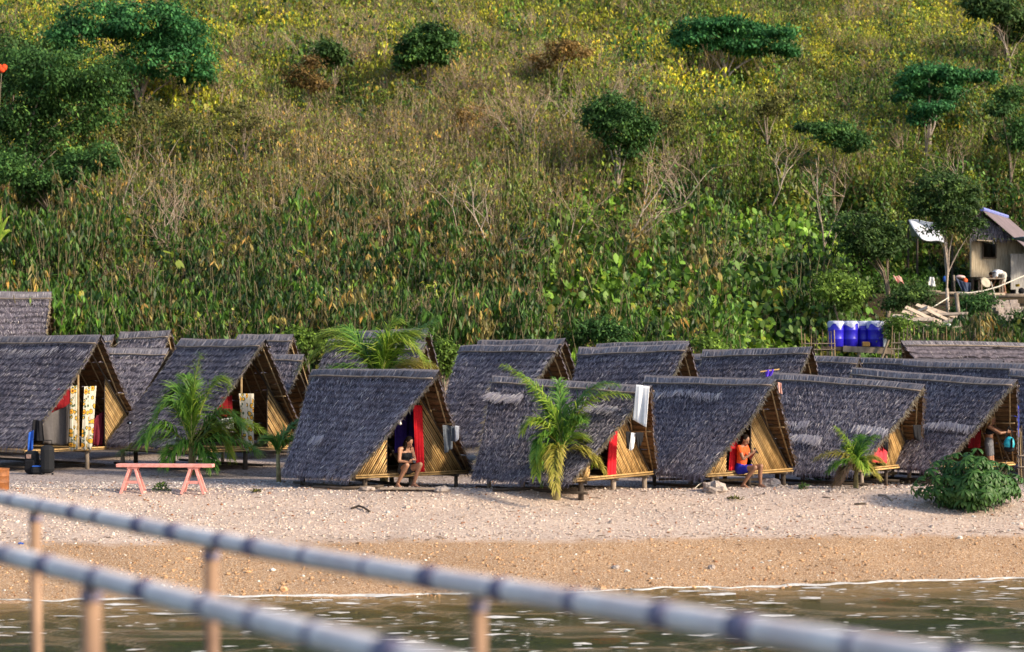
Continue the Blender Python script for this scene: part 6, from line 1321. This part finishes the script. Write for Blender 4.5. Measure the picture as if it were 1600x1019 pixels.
clutter('clothes_bundle', 'whitish clothes bundle behind the red one on the ledge', 'clothes', 1500, 433, 16, 6, flatmat('pale_pink_cloth', (.60, .42, .40)), 80.4)
clutter('water_bottle', 'clear blue-grey bottle left of the bending person', 'bottle', 1553, 432, 5, 9, LGREY, 80, 'bucket'); clutter('plastic_bag', 'white plastic bag by the woodpile', 'bag', 1482, 508, 8, 5, WHITEC, 69.2); clutter('plastic_bag', 'small dark blue bundle near the white cloth', 'bundle', 1476, 436, 6, 9, BLUEC, 80)
clutter('cooking_pot', 'dark pot on the ground right of the bending person', 'pot', 1583, 456, 9, 7, DARKC, 79.3, 'bucket'); clutter('yellow_bowl', 'yellow bowl right of the bending person', 'bowl', 1590, 446, 7, 4, flatmat('yellow_plastic', (.6, .42, .05)), 79.4, 'bucket'); clutter('sack', 'black sack at the right end of the yard', 'sack', 1596, 455, 10, 10, DARKC, 79.5)
cloth('hanging_cloth', 'dark blue-grey cloth sagging from the yard rail', 'cloth', px(1493, 434, 79.2), px(1517, 442, 79.2), px(1516, 456, 79.2), px(1503, 455, 79.2), flatmat('denim_cloth', (.045, .06, .11)), nf=1.5, amp=.05, sag=.05)
cloth('hanging_cloth', 'white cloth draped on a stake left of the yard', 'cloth', px(1452, 433, 79.5), px(1459, 433, 79.5), px(1462, 448, 79.5), px(1450, 446, 79.5), WHITEC, nf=1.5, amp=.05)
cloth('draped_cloth', 'pale pink cloth draped over the bank by the dark tree', 'cloth', px(1395, 431, 77), px(1408, 432, 77), px(1413, 442, 76.6), px(1400, 440, 76.6), PINKC, nf=1.5, amp=.05)
MB_ = wire('wooden stake carrying the dark blue cloth', [(1490, 430, 79.3), (1492, 462, 79.3)], .04, WOODG, 'stake', 'stake')
# stone steps
stp = thing('stone_steps', 'flight of rough pale stone steps climbing to the house', 'steps', (px(1545, 500, 74).x, 74, float(tz(px(1545, 500, 74).x, 74)))); O3 = Vector(stp.location); random.seed(5)
for r_, (x0, x1, y, d) in enumerate([(1566, 1620, 502, 73.2), (1560, 1612, 496, 73.7), (1556, 1604, 490, 74.2), (1552, 1596, 484, 74.7), (1546, 1588, 478, 75.2), (1541, 1574, 473, 75.7)]):
    x = x0
    while x < x1:
        w = random.uniform(9, 17); a = px(x + w / 2, y, d) - O3; MB().box(a, (w * d / F * .96, .55, .19 + random.uniform(-.02, .02)), Matrix.Rotation(random.uniform(-.06, .06), 3, 'Z') @ Matrix.Rotation(random.uniform(-.04, .04), 3, 'Y')).build('stone', STONE, stp, bevel=.03); x += w
# woodpile: single boards lying about
random.seed(9)
DECKW = basic('weathered_board', (.30, .22, .16), (.58, .47, .37), 5, .85, (1, 1, 1), bmp=.4, rnd=.2)
boards = [((1410, 487), (1470, 503), 70.8), ((1415, 480), (1475, 508), 70.4), ((1432, 476), (1480, 500), 71.2), ((1400, 500), (1460, 499), 70.2), ((1420, 508), (1500, 512), 69.6), ((1440, 478), (1505, 500), 71.6), ((1380, 503), (1430, 500), 70.6), ((1455, 492), (1512, 490), 71.3), ((1410, 497), (1450, 480), 70.9), ((1470, 505), (1510, 496), 70.2), ((1395, 493), (1440, 497), 71.1), ((1425, 491), (1465, 488), 71.5)]
bl = ['long pale board on top of the pile', 'longest pale board slanting down across the pile', 'short pale board behind the slanting one', 'grey board lying level at the left', 'lowest long board of the pile', 'rear board slanting under the post', 'short dark board at the left tip of the pile', 'level board touching the wooden post', 'board tilted the other way, up to the right', 'board end beside the white plastic bag', 'thin board half under the longest one', 'narrow board at the back of the pile']
for (a, b_, d), lb in zip(boards, bl):
    A_ = px(*a, d); B_ = px(*b_, d - .5); o = MB().beam(V3(0, 0, 0), B_ - A_, random.uniform(.16, .26), .04, Vector((0, -.5, .8))).build('board', DECKW); o.location = A_; tag(o, lb + ', woodpile on the slope', 'board', 'boards of the woodpile')
# ------------------------------------------------------------------ jetty railing in the foreground
RZ = CAMZ - .76; dirv = Vector((-.569, .822, 0)); 
m, nt, b = newmat('grey_bamboo_pole'); v = coords(nt, 'Object'); c = ramp(nt, noise(nt, v, 5, 5), [(.25, (.60, .50, .49)), (.7, (.92, .84, .80))]); nt.links.new(c, b.inputs['Base Color']); b.inputs['Roughness'].default_value = .85; b.inputs['Specular IOR Level'].default_value = .15; POLE = m
NODE = basic('bamboo_node_band', (.10, .085, .15), (.30, .27, .36), 9, .6)
m, nt, b = newmat('orange_post_wood'); v = coords(nt, 'Object', (1, 1, .3)); c = ramp(nt, noise(nt, v, 7, 5), [(.3, (.15, .085, .055)), (.7, (.40, .25, .16))]); nt.links.new(c, b.inputs['Base Color']); b.inputs['Roughness'].default_value = .6; POSTW = m
def rail(label, A, t0, t1, wob, r, posts, nodes):
    A = Vector(A); o = thing('jetty_railing', label, 'railing', (A.x, A.y, 0))
    def P_(t): q = dirv * t; return V3(q.x, q.y, A.z + wob * math.sin(t * .8 + 1) )
    ts = np.linspace(t0, t1, 60); MB().tube([P_(t) for t in ts], [r * (1 - .012 * (t - t0)) for t in ts], 14).build('handrail', POLE, o, True)
    t = t0 + .1
    rg = random.Random(int(A.x * 100))
    while t < t1:
        rr_ = r * (1 - .012 * (t - t0)); hb = rg.uniform(.015, .06); MB().tube([P_(t - hb), P_(t - .006), P_(t + .006), P_(t + hb)], [rr_ * 1.004, rr_ * 1.07, rr_ * 1.07, rr_ * 1.004], 14).build('node_ring', NODE, o, True); t += nodes * rg.uniform(.7, 1.25)
    for t, rp in posts:
        p = P_(t); MB().tube([V3(p.x, p.y, p.z - r * .5), V3(p.x + .01, p.y, (p.z) / 2), V3(p.x, p.y, -2.4)], [rp, rp * 1.05, rp * 1.1], 10).build('post', POSTW, o, True)
        MB().tube([V3(p.x, p.y, p.z - r * 1.3), V3(p.x, p.y, p.z - r * 2.1)], rp * 1.15, 10).build('lashing', NODE, o, True)
    return o
def tpx(A, x):   # parameter along the rail whose screen column is x
    k = (x - 800) / F; return (k * A[1] - A[0]) / (dirv.x - k * dirv.y)
A1 = (px(0, 780, 10.0).x, 10.0, RZ); A2 = (px(0, 870, 7.3).x, 7.3, RZ)
rail('far bamboo handrail of the jetty, the upper blurred one', A1, tpx(A1, 1700), 5.5, .012, .039, [(tpx(A1, 55), .027), (tpx(A1, 330), .030), (tpx(A1, 748), .026), (tpx(A1, -340), .028)], .36)
rail('near bamboo handrail of the jetty, the lower and more blurred one', A2, tpx(A2, 1300), 5.0, .012, .038, [(tpx(A2, 143), .032), (tpx(A2, 800), .03), (tpx(A2, -300), .03)], .36)
